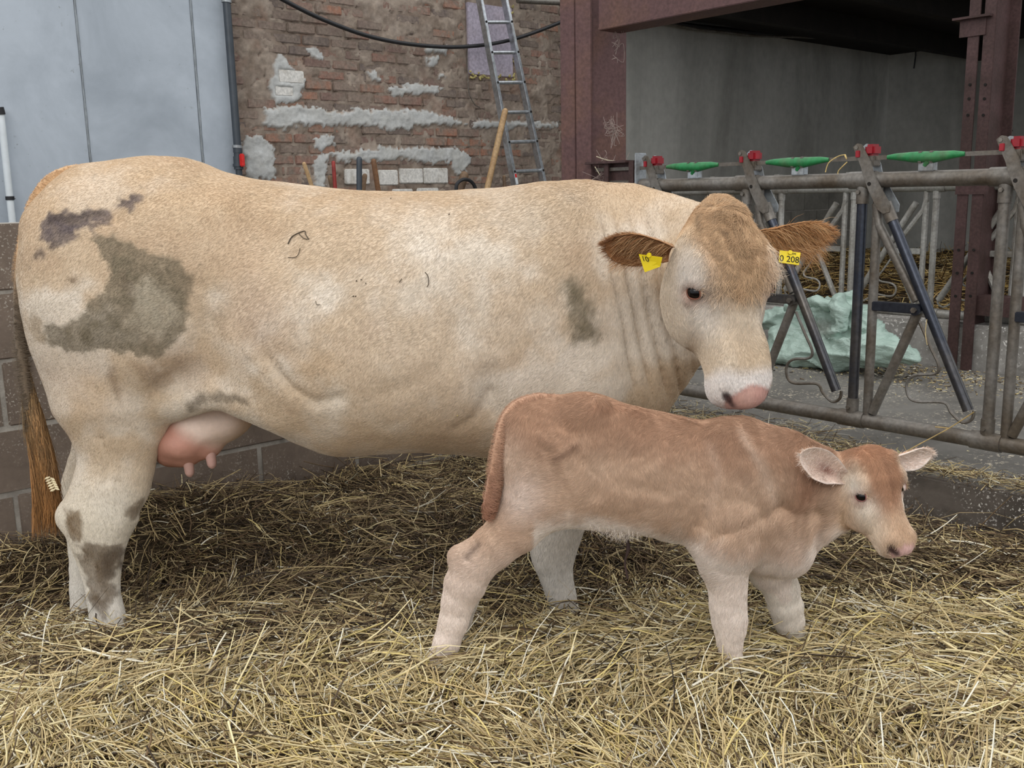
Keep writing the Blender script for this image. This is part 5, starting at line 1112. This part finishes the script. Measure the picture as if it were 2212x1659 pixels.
# bays measured along the near fence
vpost = [PU(px, 600, U_F)[0] for px in (1855, 2158)]
DV = vpost[0]-vpost[1]
v_near = lambda k: vpost[0]-DV*(k-2)
ZT = PU(1760, 392, U_F)[1]; ZB = (PU(1860, 897, U_F)[1]+PU(2212, 978, U_F)[1])/2
VP = PU(1855, 600, U_F)[0]
def lp(px, py): v, z = PU(px, py, U_F); return (v-VP, z)
LK = dict(up=[lp(1893, 440), lp(1899, 486), lp(1981, 650)], lo=[lp(1984, 672), lp(1884, 892)], link=[lp(1888, 660), lp(1988, 668)], piv=lp(1985, 668),
    swing=[lp(1922, 455), lp(1938, 492), lp(2095, 886)], wire=[lp(*p) for p in [(1986, 697), (2010, 752), (2027, 790), (2018, 808), (1975, 811), (1958, 829), (1962, 857), (1982, 868), (2038, 870), (2054, 892), (2078, 913), (2098, 906), (2103, 888)]],
    plate=[lp(*p) for p in [(1853, 318), (1862, 310), (1872, 312), (1893, 352), (1897, 372), (1916, 410), (1934, 442), (1932, 458), (1918, 462), (1905, 452), (1886, 412), (1874, 378), (1870, 362)]],
    hole=lp(1888, 397), hole2=lp(1861, 319), red=lp(1864, 333), cap=lp(1886, 322), green=(lp(1921, 340)[0], lp(2088, 336)[0]))
near_f = fence('feed_fence', 'grey tubular headlock feed fence with green handles beside the pen', U_F, [0, 1, 2, 3, 4], v_of=v_near)
# far fence: the same kind of fence seen from its other side
sc_f = .82
zf0, zf1 = .585, 1.335
zmap_f = lambda z: zf0+(z-ZB)*(zf1-zf0)/(ZT-ZB)
vfp = PU(2034, 540, U_F2)[0]
v_far = lambda k: vfp+.06+DV*.98*(2-k)
far_f = fence('feed_fence', 'grey tubular headlock fence on the far kerb in front of the dark room', U_F2+.02, [-3, -2, -1, 0, 1, 2, 3], mir=True, zmap=zmap_f, dark=M_PALE, lod=1, v_of=v_far, sc=.95)
# dark mounting bracket that ties the fence to the column
br = thing('fence_bracket', 'dark steel bracket tying the feed fence to the brown column', 'bracket', P(1330, 380, 4.95))
vb, zb = PU(1330, 350, U_F+.02); va, _ = PU(1372, 350, U_F+.02); vc, _ = PU(1284, 350, U_F+.02)
MB().ubox(U_F-.05, U_F+.10, va, vc, zb-.008, zb+.004).build('plate', M_STEEL2, br, smooth=False, bevel=.002)
MB().ubox(U_F+.0, U_F+.012, va+.02, vc-.08, zb-.24, zb-.008).build('plate', M_STEEL2, br, smooth=False)
for px in (1318, 1372): v_, _ = PU(px, 380, U_F); MB().ubox(U_F-.03, U_F-.022, v_-.015, v_+.015, zb-.30, zb).build('strap', M_STEEL2, br, smooth=False)
v_, z_ = PU(1382, 350, U_F); MB().ubox(U_F-.035, U_F+.035, v_-.012, v_+.004, zb-.14, zb+.035).build('end_plate', M_ZINC, br, smooth=False, bevel=.003)
# ------------------------------------------------------------------ things along the back wall
M_ALU = dirty('brushed_aluminium', (188, 192, 196), (140, 140, 138), .36, 6, .32, .75, .05, .001, .5, 40)
M_WOOD = dirty('ash_wood_handle', (190, 158, 116), (160, 124, 84), .44, 7, .5, 0, .1, .001, .4, 60)
M_WOOD2 = dirty('grey_brown_wood', (134, 108, 82), (104, 84, 66), .48, 8, .6, 0, .15, .001, .3, 60)
M_REDP = simple('faded_red_paint', (142, 52, 46), .5, 0, .15, 30, .1)
M_BLACK = simple('black_rubber', (34, 34, 36), .45, 0, .15, 20, .05)
M_PVC = simple('dark_grey_pvc', (62, 68, 74), .38, 0, .08, 12, .03)
M_WPVC = simple('white_pvc', (214, 220, 222), .35, 0, .04, 12, .02)
M_VRED = simple('valve_red', (206, 40, 36), .35, 0, .08, 20, .03)
M_FOAM = dirty('lilac_foam_board', (184, 175, 188), (166, 154, 160), .36, 5, .8, 0, .15, .002, .2, 50)
def pv(px, py, v): u, z = PV(px, py, v); return UV(u, v, z)
# ladder leaning on the brick wall
ladder = thing('ladder', 'aluminium ladder leaning against the old brick wall', 'ladder', UV(*PV(1140, 380, 5.65)[:1], 5.65, 0))
lt, lb = pv(1036, 0, 5.93), pv(1112, 400, 5.72); rt_, rb = pv(1090, 0, 5.93), pv(1174, 397, 5.72)
ext = lambda a, b, t: a+(b-a)*t
def lrail(a, b):
    p, q = ext(a, b, -.28), ext(a, b, 2.12); d = unit(q-p); s_ = unit(np.cross(d, A)); return MB().box((p+q)/2, s_*.013, np.cross(d, s_)*.030, (q-p)/2).build('rail', M_ALU, ladder, smooth=False, bevel=.003)
rl, rr2 = lrail(lt, lb), lrail(rt_, rb)
for k in range(-2, 14):
    py = 47+64.6*k; t = py/400; a, b = ext(lt, lb, t), ext(rt_, rb, t)
    MB().tube([a-unit(b-a)*.005, b+unit(b-a)*.005], .0145, 10).build('rung', M_ALU, ladder)
    for q_, s_ in ((a, -1), (b, 1)): MB().tube([q_-A*.031, q_-A*.034], .009, 8).build('rung_end', M_DARK, ladder)
lc = ext(lt, lb, .965)-A*.0315; dl = unit(lb-lt); sx2 = unit(np.cross(dl, A)); sx2 = sx2 if sx2.dot(B) > 0 else -sx2
st_ = MB().box(lc, sx2*.011, A*.0012, dl*.040).build('sticker', M_WPVC, ladder, smooth=False)
MB().box(lc-dl*.024-A*.0015, sx2*.009, A*.0008, dl*.014).build('sticker_mark', M_VRED, st_, smooth=False)
# foam board in the wall opening
fb = thing('foam_board', 'lilac insulation board set in the brick wall behind the ladder', 'board', UV((foam_u[0]+foam_u[1])/2, V_BACK, foam_z[0]))
MB().ubox(foam_u[0]+.02, foam_u[1]-.01, V_BACK-.012, V_BACK+.03, foam_z[0]+.01, foam_z[1]-.03).build('panel', M_FOAM, fb, smooth=False, bevel=.004)
r = np.random.default_rng(2); m = MB()
for i in range(46):
    u = r.uniform(*foam_u); z = foam_z[0]+r.normal(0, .012) if i < 32 else r.uniform(*foam_z); u = u if i < 32 else foam_u[1]+r.normal(0, .01)
    m.tube([UV(u, V_BACK-.006, z), UV(u+r.normal(0, .01), V_BACK-.02, z+r.normal(0, .01))], [.012, .005], 6)
m.build('expanding_foam', simple('yellow_foam', (170, 158, 104), .9, 0, .2, 30, .3), fb)
# hanging black hose
hz_ = smooth_path([pv(400, -160, 5.98), pv(470, -95, 5.98), pv(545, -40, 5.98), pv(620, 4, 5.97), pv(700, 43, 5.96), pv(800, 79, 5.95), pv(900, 97, 5.95), pv(1000, 101, 5.95), pv(1100, 87, 5.95), pv(1206, 50, 5.93), pv(1300, 5, 5.9)], 8)
tag(MB().tube(hz_, .0145, 10).build('water_hose', M_BLACK, None), 'black hose hanging in a long curve across the brick wall', 'hose')
cw = smooth_path([pv(1012, 95, 5.99), pv(1009, 110, 6.02), pv(1010, 160, 6.03), pv(1013, 200, 6.03), pv(1025, 225, 6.03), pv(1036, 232, 6.03)], 6)
tag(MB().tube(cw, .004, 6).build('wire', M_BOLT, None), 'thin wire hanging on the brick wall under the hose', 'wire')
tag(MB().tube([pv(1118, 1, 5.95), pv(1215, 6, 5.95)], .022, 10).build('conduit_pipe', M_GALV, None), 'grey pipe high on the brick wall right of the ladder', 'pipe')
# dark pipe with a red valve on the concrete panel
vq = vp-.055
pipe = thing('drain_pipe', 'dark grey vertical pipe with a red handled valve', 'pipe', pv(517, 400, vq))
MB().tube([pv(489, 0, vq)+(pv(489, 0, vq)-pv(513, 318, vq))*.85, pv(513, 318, vq)], .0245, 16).build('pipe', M_PVC, pipe)
MB().tube([pv(513, 318, vq), pv(522, 470, vq)], .021, 14).build('pipe', M_PVC, pipe)
for a, b, rd in ((316, 330, .029), (330, 338, .026), (338, 354, .031), (354, 360, .036), (360, 366, .030)):
    MB().tube([pv(513+(a-318)*.06, a, vq), pv(513+(b-318)*.06, b, vq)], rd, 14).build('valve_body', M_PVC, pipe)
for y in (3, 317): MB().tube([pv(490+y*.074-1, y-3, vq), pv(490+y*.074-1, y+3, vq)], .031, 14).build('pipe_clamp', M_ZINC, pipe)
hc = pv(523, 346, vq-.045); hv = MB().box(hc, B*.016, A*.010, (0, 0, .040)).build('valve_handle', M_VRED, pipe, smooth=False, bevel=.006, label='red valve handle')
MB().tube([hc-A*.012, hc+A*.04], .010, 10).build('valve_stem', M_VRED, hv)
wp = thing('white_pipe', 'slim white vertical pipe at the far left of the concrete panels', 'pipe', pv(28, 490, vq))
MB().tube([pv(1, 240, vq), pv(29, 500, vq)], .0185, 14).build('pipe', M_WPVC, wp); MB().tube([pv(-2, 232, vq), pv(2, 248, vq)], .024, 14).build('elbow', M_BLACK, wp)
MB().tube([pv(21, 424, vq), pv(22, 432, vq)], .0235, 14).build('pipe_clamp', M_BLACK, wp); MB().tube([pv(12, 427, vq+.01), pv(33, 428, vq+.01)], .006, 6).build('clamp_bolt', M_ZINC, wp)
# handles of the tools standing behind the low wall
_hv = [5.30]
def handle(name, label, pts, rad, mat, v0=None, long=1.35):
    _hv[0] = 5.20 if _hv[0] > 5.5 else _hv[0]+.06; v0 = v0 or _hv[0]
    a, b = pv(*pts[0], v0), pv(*pts[1], v0); d = unit(b-a); q = a+d*min(long, (a[2]+.28)/max(-d[2], .3)); v_ = -d
    t = MB().tube([a+v_*rad*.9, a+v_*rad*.6, a, a+d*.05, q], [rad*.35, rad*.8, rad, rad*1.02, rad*.95], 12)
    o = t.build(name, mat, None); tag(o, label, 'tool handle', 'tool handles leaning behind the low wall'); return o
handle('broom_handle', 'long pale wooden handle leaning beside the ladder', [(1091, 240), (1053, 405)], .0215, M_WOOD, 5.42, 1.7)
handle('tool_handle', 'thin light wooden handle leaning right of the dark pipe', [(657, 354), (672, 398)], .0125, M_WOOD)
handle('tool_handle', 'slim red handle standing before the bricks', [(720, 351), (724, 405)], .012, M_REDP)
handle('tool_handle', 'short brown handle beside the slim red handle', [(713, 384), (718, 404)], .0165, M_WOOD2)
handle('fork_handle', 'thick dark handle before the white blocks', [(776, 344), (776, 410)], .0175, M_PVC)
handle('tool_handle', 'short grey-brown handle leaning beside the thick dark handle', [(788, 380), (783, 411)], .016, M_WOOD2)
handle('shovel_handle', 'brown wooden handle leaning left before the white blocks', [(807, 348), (817, 412)], .0165, dirty('brown_wood', (136, 98, 68), (104, 76, 56), .46, 8, .5, 0, .1, .001, .3, 60))
handle('post_handle', 'stout grey-brown wooden handle right of the white blocks', [(1003, 379), (993, 410)], .030, M_WOOD2)
handle('tool_handle', 'thin brown handle between the long pale handle and the ladder', [(1089, 382), (1090, 404)], .0125, M_WOOD2)
lp_ = smooth_path([pv(985, 420, 5.3), pv(987, 398, 5.3), pv(1000, 388, 5.3), pv(1014, 390, 5.3), pv(1024, 400, 5.3), pv(1030, 420, 5.3)], 6)
tag(MB().tube(lp_, .0125, 8).build('hose_coil', M_BLACK, None), 'loop of black hose behind the cow beside the stout handle', 'hose')
# cables and pipe under the ceiling of the dark room
for i, (pts, rd, mt) in enumerate([([(1420, 44), (1500, 56), (1580, 66), (1660, 72), (1740, 76), (1800, 78), (1850, 83), (1905, 84)], .022, M_BLACK), ([(1420, 36), (1500, 47), (1590, 56), (1660, 63), (1740, 66), (1830, 76), (1900, 76)], .016, M_BLACK), ([(1440, 50), (1510, 64), (1570, 70), (1640, 78), (1730, 80), (1800, 84)], .012, M_GALV)]):
    tag(MB().tube(smooth_path([pv(x, y, V_BACK-.10-.05*i) for x, y in pts], 4), rd, 8).build('cable', mt, None), ['thick black cable sagging under the dark ceiling', 'upper black cable under the dark ceiling', 'thin grey cable sagging under the dark ceiling'][i], 'cable', 'cables under the dark ceiling')
rb_ = [PU(px, py, U_R-.08) for px, py in ((1935, 79), (2212, 44), (2500, 5))]
tag(MB().tube([UV(U_R-.08, v, z) for v, z in rb_], .035, 10).build('red_pipe', simple('dark_red_paint', (112, 38, 40), .5), None), 'dark red pipe along the side wall of the dark room', 'pipe')
dr_ = [PU(px, py, U_R-.06) for px, py in ((1977, 84), (1978, 120), (1974, 148))]
tag(MB().tube([UV(U_R-.06, v, z) for v, z in dr_], .008, 6).build('hanging_cord', M_BLACK, None), 'dark cord hanging from the red pipe', 'cord')
# ------------------------------------------------------------------ green plastic sheeting on the alley floor
def build_tarp():
    g = lambda px, py, u: (lambda vz: UV(u, vz[0], vz[1]))(PU(px, py, u))
    F = Field((1.2, 3.9, .26), (2.9, 6.2, .90), .0105); U_ = 5.05
    F.chain([(*g(1650, 775, U_), .06), (*g(1720, 770, U_), .085), (*g(1800, 765, U_), .10), (*g(1880, 760, U_), .105), (*g(1950, 765, U_), .075), (*g(1968, 778, U_), .05)], k=.05)
    F.chain([(*g(1690, 735, U_+.12), .09), (*g(1760, 735, U_+.12), .10), (*g(1840, 735, U_+.12), .09), (*g(1905, 745, U_+.1), .08)], k=.06)
    F.chain([(*g(1660, 690, U_+.22), .075), (*g(1720, 695, U_+.22), .09), (*g(1790, 690, U_+.20), .095), (*g(1850, 690, U_+.15), .09), (*g(1895, 720, U_+.1), .06)], k=.04)
    F.chain([(*g(1790, 665, U_+.2), .055), (*g(1820, 652, U_+.2), .065), (*g(1845, 640, U_+.2), .05)], k=.04)
    F.chain([(*g(1806, 652, U_+.02), .05), (*g(1815, 690, U_-.02), .06), (*g(1800, 716, U_-.03), .04)], k=.02)
    F.chain([(*g(1700, 665, U_+.1), .03), (*g(1770, 655, U_+.08), .03), (*g(1840, 668, U_+.08), .03)], k=.02)
    # hollow where grey crumpled lining shows
    F.ell(g(1745, 702, U_-.13), (.16, .11, .055), k=.02, sub=True)
    v, q = F.mesh(); v, q = largest(v, q); v = lap_smooth(v, q, 2); n = vnormals(v, q)
    wv = v+.06*np.stack([fbm(v*4, 2, 91), fbm(v*4, 2, 92), fbm(v*4, 2, 93)], 1)
    rg_ = lambda sc_, sd, pw=3.0: (1-np.abs(fbm(wv*np.array(sc_), 2, sd)))**pw
    a = fbm(v*5, 4, 3); c = fbm(v*np.array([11, 11, 18]), 3, 8); r1 = rg_([4, 4, 11], 20, 5); r2 = rg_([12, 12, 26], 25, 5); r3 = rg_([28, 28, 50], 27, 4)
    hol = gauss(np.sqrt(((v-g(1745, 705, U_-.05))**2*np.array([1/.19**2, 1/.22**2, 1/.075**2])).sum(1)), 1); cr = rg_([30, 30, 44], 31, 3)
    v = v+n*(a*.014+c*.005+(r1-.5)*.034+(r2-.5)*.008+(r3-.4)*.004+hol*(.035*(cr-.6)))[:, None]; v[:, 2] = np.maximum(v[:, 2], Z_AL+.002)
    me = np_mesh('sheeting', v, q); col = np.tile(np.array(lin((170, 192, 180))), (len(v), 1)); col *= (1+.10*a+.06*c)[:, None]
    w = sstep(.35, .7, hol)[:, None]; col = col*(1-w)+np.array(lin((142, 150, 140)))*w; set_attr(me, 'coat', np.clip(col, 0, 1)); return me
nm = N('green_plastic_sheet'); _a = nm.n('Attribute'); _a.attribute_name = 'coat'; co = nm.coord(scale=(14, 14, 34)); t1 = nm.noise(co, 1.6, 4, .6, 1.6); nm.l(_a, 'Color', nm.b, 'Base Color'); nm.set(.22, 0, .6); nm.bump(t1, 'Fac', .5, .014)
tarp = link('plastic_sheeting', build_tarp(), nm.m); tag(tarp, 'crumpled pale green plastic sheeting lying in the feed alley', 'tarpaulin')
# ------------------------------------------------------------------ loose wisps and cobwebs
def wisp(name, label, paths, rad, col, parent=None):
    m = MB()
    for pth in paths: m.tube(smooth_path(pth, 4), [rad]*(4*(len(pth)-1)+1), 6)
    return tag(m.build(name, simple(name+'_mat_%d' % len(bpy.data.materials), col, .5, 0, .15, 60, .05), None), label, 'straw', 'stray straw stalks on the steelwork')
pu_ = lambda px, py, du=-.03: (lambda vz: UV(U_F+du, vz[0], vz[1]))(PU(px, py, U_F+du))
wisp('straw_stalk', 'bent straw stalk caught on the rod of the near fence', [[pu_(1783, 372), pu_(1790, 352), pu_(1810, 338), pu_(1826, 334)], [pu_(1826, 334), pu_(1829, 344), pu_(1824, 334)], [pu_(1830, 350), pu_(1812, 368), pu_(1810, 376)]], .0022, (204, 178, 116))
wisp('straw_stalk', 'long straw stalk leaning on the lower rail of the near fence', [[pu_(2104, 890, -.05), pu_(2050, 925, -.06), pu_(1985, 960, -.12), pu_(1958, 975, -.16)], [pu_(2050, 925, -.06), pu_(2020, 922, -.08)]], .0022, (176, 150, 96))
wisp('straw_stalk', 'short straw stalk caught in the link of the swing bar', [[pu_(2002, 690, -.04), pu_(1999, 720, -.04), pu_(2003, 745, -.04)]], .0018, (196, 176, 130))
wisp('straw_stalk', 'pale stalk on the dark fence bracket by the column', [[P(1288, 338, 4.9), P(1312, 346, 4.9), P(1332, 348, 4.9)], [P(1285, 360, 4.88), P(1296, 378, 4.88)]], .0025, (196, 186, 160))
rg = np.random.default_rng(8)
def web(name, label, pts, n, spread, parent=None, nrm=None):
    m = MB()
    for i in range(n):
        a = np.array(pts[rg.integers(0, len(pts)-1)]); b = np.array(pts[min(len(pts)-1, rg.integers(0, len(pts)))]); t = rg.random(); c = a*(1-t)+b*t
        p = [c+rg.normal(0, spread, 3)*np.array([1, .25, 1.2]) for _ in range(4)]; m.tube(smooth_path(p, 4), .0011, 4, cap=False)
    return tag(m.build(name, simple('dusty_web', (150, 134, 126), .9, 0, .1, 40, 0), None, kind='stuff'), label, 'cobweb', 'cobwebs on the steelwork')
web('cobweb', 'dusty cobwebs clinging to the rusty brown column', [P(1333, 20, 4.93), P(1335, 60, 4.93), P(1334, 110, 4.93), P(1335, 150, 4.93)], 14, .018)
web('cobweb', 'grey cobweb tuft low on the rusty brown column', [P(1322, 270, 4.93), P(1330, 285, 4.93), P(1328, 300, 4.93)], 20, .022)
web('cobweb', 'white cobwebs in the dark fence bracket', [P(1300, 375, 4.9), P(1345, 395, 4.9), P(1370, 365, 4.9)], 22, .035)
# wheat ear caught in the tail tuft, twists of hair and dirt on the flank
ew = MB(); e0 = P(108, 1030, 2.88); e1_ = P(120, 1056, 2.88)
for i in range(11):
    t = i/10; c = e0*(1-t)+e1_*t; s_ = 1 if i % 2 else -1; d_ = unit(np.array([.9*s_, -.3, -.35])); ew.tube([c, c+d_*.010, c+d_*.017], [.002, .0042, .0008], 6)
tag(ew.build('wheat_ear', simple('wheat_ear', (222, 206, 168), .6), None), 'pale wheat ear caught in the brown tail tuft', 'wheat ear')
# fence link flecks: small side bolts keep their own parts above
# ------------------------------------------------------------------ hair coats
def flow_cow(p, D):
    f = np.tile(np.array([-.75, 0, -.65]), (len(p), 1)); leg = sstep(.62, .40, p[:, 2])[:, None]; f = f*(1-leg)+np.array([-.15, 0, -1])*leg
    nk = sstep(P(1250, 600, 2.85)[0], P(1400, 600, 2.85)[0], p[:, 0])[:, None]; f = f*(1-nk)+np.array([-.1, .2, -1.0])*nk
    w = fbm(p*5, 2, 70)*.6; c, s = np.cos(w), np.sin(w); return np.stack([f[:, 0]*c-f[:, 2]*s, f[:, 1], f[:, 0]*s+f[:, 2]*c], 1)
def coat(D, parent, n, flow, L, rad, seed, weight, name='coat_hair', lift=.22, wave=.10, curl=None, bright=1.0):
    q_, w_ = sample_quads(D['v'], D['q'], n, weight, seed); p = interp(q_, w_, D['v']); nn = interp(q_, w_, D['n']); nn /= np.linalg.norm(nn, axis=1)[:, None]+1e-9
    c = interp(q_, w_, D['c']); f = flow(p, D, q_, w_); f = f-nn*(f*nn).sum(1)[:, None]; f /= np.linalg.norm(f, axis=1)[:, None]+1e-6
    Ln = L(p, D, q_, w_) if callable(L) else np.full(n, L)
    return hair(name, p, f, nn, Ln, rad, c*bright, M_HAIR, parent, lift=lift, wave=wave, seed=seed, npt=5)
campos = CO
def facing(D, extra=None):                # both sides get hair; the side that shows most gets the most
    vd = CO-D['v']; vd /= np.linalg.norm(vd, axis=1)[:, None]; f = (vd*D['n']).sum(1); return .15+sstep(-.25, .2, f)
def cow_flow(p, D, q_, w_):
    f = flow_cow(p, D); hd = interp(q_, w_, D['head'][:, None])[:, 0]; o, M = D['o'], D['M']; d = p-o; s, t = d@M[0], d@M[1]
    sw = fbm(p*16, 2, 71)*1.3
    hf = M[0]*(np.clip((s-.03)*6, -1, 1)[:, None]*.9+.1)+M[1]*(np.sign(t)*np.clip(np.abs(t)*14, 0, 1)*.8+.5*np.sin(sw*3))[:, None]+np.array([0, 0, -.15])
    return f*(1-hd[:, None])+hf*hd[:, None]
def cow_len(p, D, q_, w_):
    hd = interp(q_, w_, D['head'][:, None])[:, 0]; d = p-D['o']; s, t, w = d@D['M'][0], d@D['M'][1], d@D['M'][2]
    fore = hd*sstep(-.10, -.03, w)*sstep(.29, .14, s)*sstep(.13, .05, np.abs(t)); nk = sstep(P(1270, 600, 2.85)[0], P(1330, 600, 2.85)[0], p[:, 0])*(1-hd); return .0095-.004*nk+.019*fore-.003*hd*sstep(.3, .4, s)
wt = facing(COW)*(1-COW['nose']*.98)*(1+1.3*COW['head'])
wt = wt*(1-.97*np.clip(gauss(np.linalg.norm(COW['v']-HWc(.209, -.1125, -.047), axis=1), .02)+gauss(np.linalg.norm(COW['v']-HWc(.209, .1125, -.047), axis=1), .02), 0, 1))
coat(COW, cow, 280000, cow_flow, cow_len, .00042, 1, wt, lift=.18, wave=.05, bright=np.array([.96, .97, .98]))
# curls on the poll and forehead
hw = COW['head']*sstep(-.09, -.03, COW['hd'])*sstep(.26, .10, COW['hs'])*sstep(.11, .06, np.abs(COW['ht'])); hw = np.maximum(hw, COW['head']*sstep(.05, 0, COW['hs']))
coat(COW, cow, 15000, cow_flow, .034, .00055, 5, hw+1e-5, name='forehead_hair', lift=.40, wave=.22, bright=np.array([1.30, 1.26, 1.2]))
# ear fringes
def ear_hair(E_, parent, n, L, rad, down, seed, cols, inner=True, droop=.5, lim=(.05, .75)):
    r = np.random.default_rng(seed); nu, nv = E_['inner'].shape[:2]; i = r.integers(int(nu*lim[0]), int(nu*lim[1]), n); j = r.integers(1, nv-1, n)
    p = (E_['inner'] if inner else E_['outer'])[i, j]; sgn = 1 if inner else -1; nn = np.tile(E_['od']*sgn, (n, 1))+r.normal(0, .2, (n, 3)); nn /= np.linalg.norm(nn, axis=1)[:, None]
    d = E_['e']*.95+np.array(down)+r.normal(0, .22, (n, 3)); d -= nn*(d*nn).sum(1)[:, None]; d /= np.linalg.norm(d, axis=1)[:, None]
    c = np.array([lin(cols[k]) for k in range(len(cols))])[r.integers(0, len(cols), n)]; hair('ear_hair', p, d, nn, np.full(n, L), rad, c, M_HAIR, parent, lift=.16, wave=.10, npt=5, droop=droop, seed=seed)
ear_hair(EL, earL, 1200, .042, .0005, (0, 0, -.42), 3, [(196, 152, 108), (170, 122, 78), (216, 176, 132), (140, 96, 62)], droop=.35)
ear_hair(EL, earL, 1800, .020, .0005, (0, 0, -.1), 13, [(150, 104, 66), (132, 90, 58)], droop=.1, lim=(.2, 1.0)); ear_hair(EL, earL, 1500, .014, .0005, (0, 0, -.1), 23, [(190, 150, 108), (176, 134, 92)], inner=False, droop=.1, lim=(0, 1))
ear_hair(ER, earR, 1600, .054, .0005, (.1, 0, -.42), 4, [(206, 158, 108), (184, 136, 88), (226, 186, 140), (150, 104, 66)], droop=.4)
ear_hair(ER, earR, 2200, .022, .0005, (0, 0, -.2), 14, [(176, 128, 84), (196, 146, 98)], droop=.1, lim=(.1, 1.0)); ear_hair(ER, earR, 1200, .014, .0005, (0, 0, 0), 24, [(190, 146, 98), (176, 134, 92)], inner=False, droop=.1, lim=(0, 1))
# calf: longer, softer, swirling coat
def calf_flow(p, D, q_, w_):
    f = np.tile(np.array([-.6, 0, -.75]), (len(p), 1)); leg = sstep(.40, .30, p[:, 2])[:, None]; f = f*(1-leg)+np.array([-.05, 0, -1])*leg
    w = fbm(p*8, 3, 70)*2.2*(1-leg[:, 0]*.7); c, s = np.cos(w), np.sin(w); f = np.stack([f[:, 0]*c-f[:, 2]*s, f[:, 1], f[:, 0]*s+f[:, 2]*c], 1)
    hd = interp(q_, w_, D['head'][:, None])[:, 0]; o, M = D['o'], D['M']; t = (p-o)@M[1]; s_ = (p-o)@M[0]
    hf = M[0]*np.clip((s_-.0)*10, -.4, 1)[:, None]+M[1]*(np.sign(t)*np.clip(np.abs(t)*20, 0, 1)*.6)[:, None]+np.stack([np.sin(w*2)*.4, 0*w, np.cos(w*3)*.2], 1); return f*(1-hd[:, None])+hf*hd[:, None]
def calf_len(p, D, q_, w_):
    hd = interp(q_, w_, D['head'][:, None])[:, 0]; z1 = P(1300, 1100, KY)[2]; bel = gauss(p[:, 2]-P(1300, 1145, KY)[2], .06)*(p[:, 0] > P(1180, 1100, KY)[0])
    return (.017-.006*hd)*(1+.9*bel*(1-hd))-.006*sstep(.30, .15, p[:, 2])
wt = facing(CALF)*(1-CALF['nose']*.98)
for sg in (-1, 1): wt = wt*(1-.97*gauss(np.linalg.norm(CALF['v']-HWk(.110, sg*.068, -.0325), axis=1), .014))
coat(CALF, calf, 170000, calf_flow, calf_len, .00036, 2, wt, lift=.17, wave=.12, bright=1.05)
# tufts under the belly
r = np.random.default_rng(3); rows = [(1318, 1150, 26), (1335, 1158, 30), (1365, 1160, 22), (1290, 1140, 20), (1345, 1160, 24)]
pts = []; 
for px, py, ln in rows:
    for i in range(45): pts.append(P(px+r.normal(0, 14), py+r.normal(0, 3), 2.46+r.normal(0, .02))+np.array([0, 0, .012]))
pts = np.array(pts); n = len(pts); d = np.tile(np.array([-.1, 0, -1.0]), (n, 1))+r.normal(0, .25, (n, 3)); d /= np.linalg.norm(d, axis=1)[:, None]
hair('belly_tuft', pts, d, np.tile(np.array([0, -1.0, 0]), (n, 1)), np.full(n, .021), .0004, np.tile(np.array(lin((226, 212, 198))), (n, 1)), M_HAIR, calf, lift=.2, wave=.15, npt=5, seed=3)

# hair on the tails
def tail_coat(me, parent, n, L, rad, seed, name='tail_coat'):
    vv = np.array([x.co for x in me.vertices]); qq = np.array([p.vertices[:] for p in me.polygons if len(p.vertices) == 4]); nn = np.array([x.normal for x in me.vertices])
    cc = np.zeros(len(vv)*4, np.float32); me.attributes['coat'].data.foreach_get('color', cc); cc = cc.reshape(-1, 4)[:, :3]
    q_, w_ = sample_quads(vv, qq, n, np.ones(len(vv)), seed); p = interp(q_, w_, vv); nr = interp(q_, w_, nn); nr /= np.linalg.norm(nr, axis=1)[:, None]+1e-9
    i0 = q_[:, 0]; d = vv[q_[:, 3]]-vv[q_[:, 0]]; d2 = vv[q_[:, 2]]-vv[q_[:, 1]]; d = d+d2; d = d*np.where(d[:, 2] > 0, -1, 1)[:, None]; d = d-nr*(d*nr).sum(1)[:, None]; d /= np.linalg.norm(d, axis=1)[:, None]+1e-9
    hair(name, p, d, nr, np.full(n, L), rad, interp(q_, w_, cc)*1.04, M_HAIR, parent, lift=.25, wave=.1, npt=4, seed=seed)
tail_coat(tm.data, tm, 9000, .018, .0005, 31); tail_coat(km.data, km, 7000, .016, .00042, 32)
for E_, o_, sd in ((EK1, earK1, 41), (EK2, earK2, 42)):
    ear_hair(E_, o_, 900, .014, .0004, (0, 0, -.15), sd, [(224, 200, 182), (236, 220, 206)], droop=.2, lim=(.0, 1.0)); ear_hair(E_, o_, 1300, .012, .0004, (0, 0, -.1), sd+5, [(206, 170, 142), (222, 190, 166)], inner=False, droop=.1, lim=(0, 1))
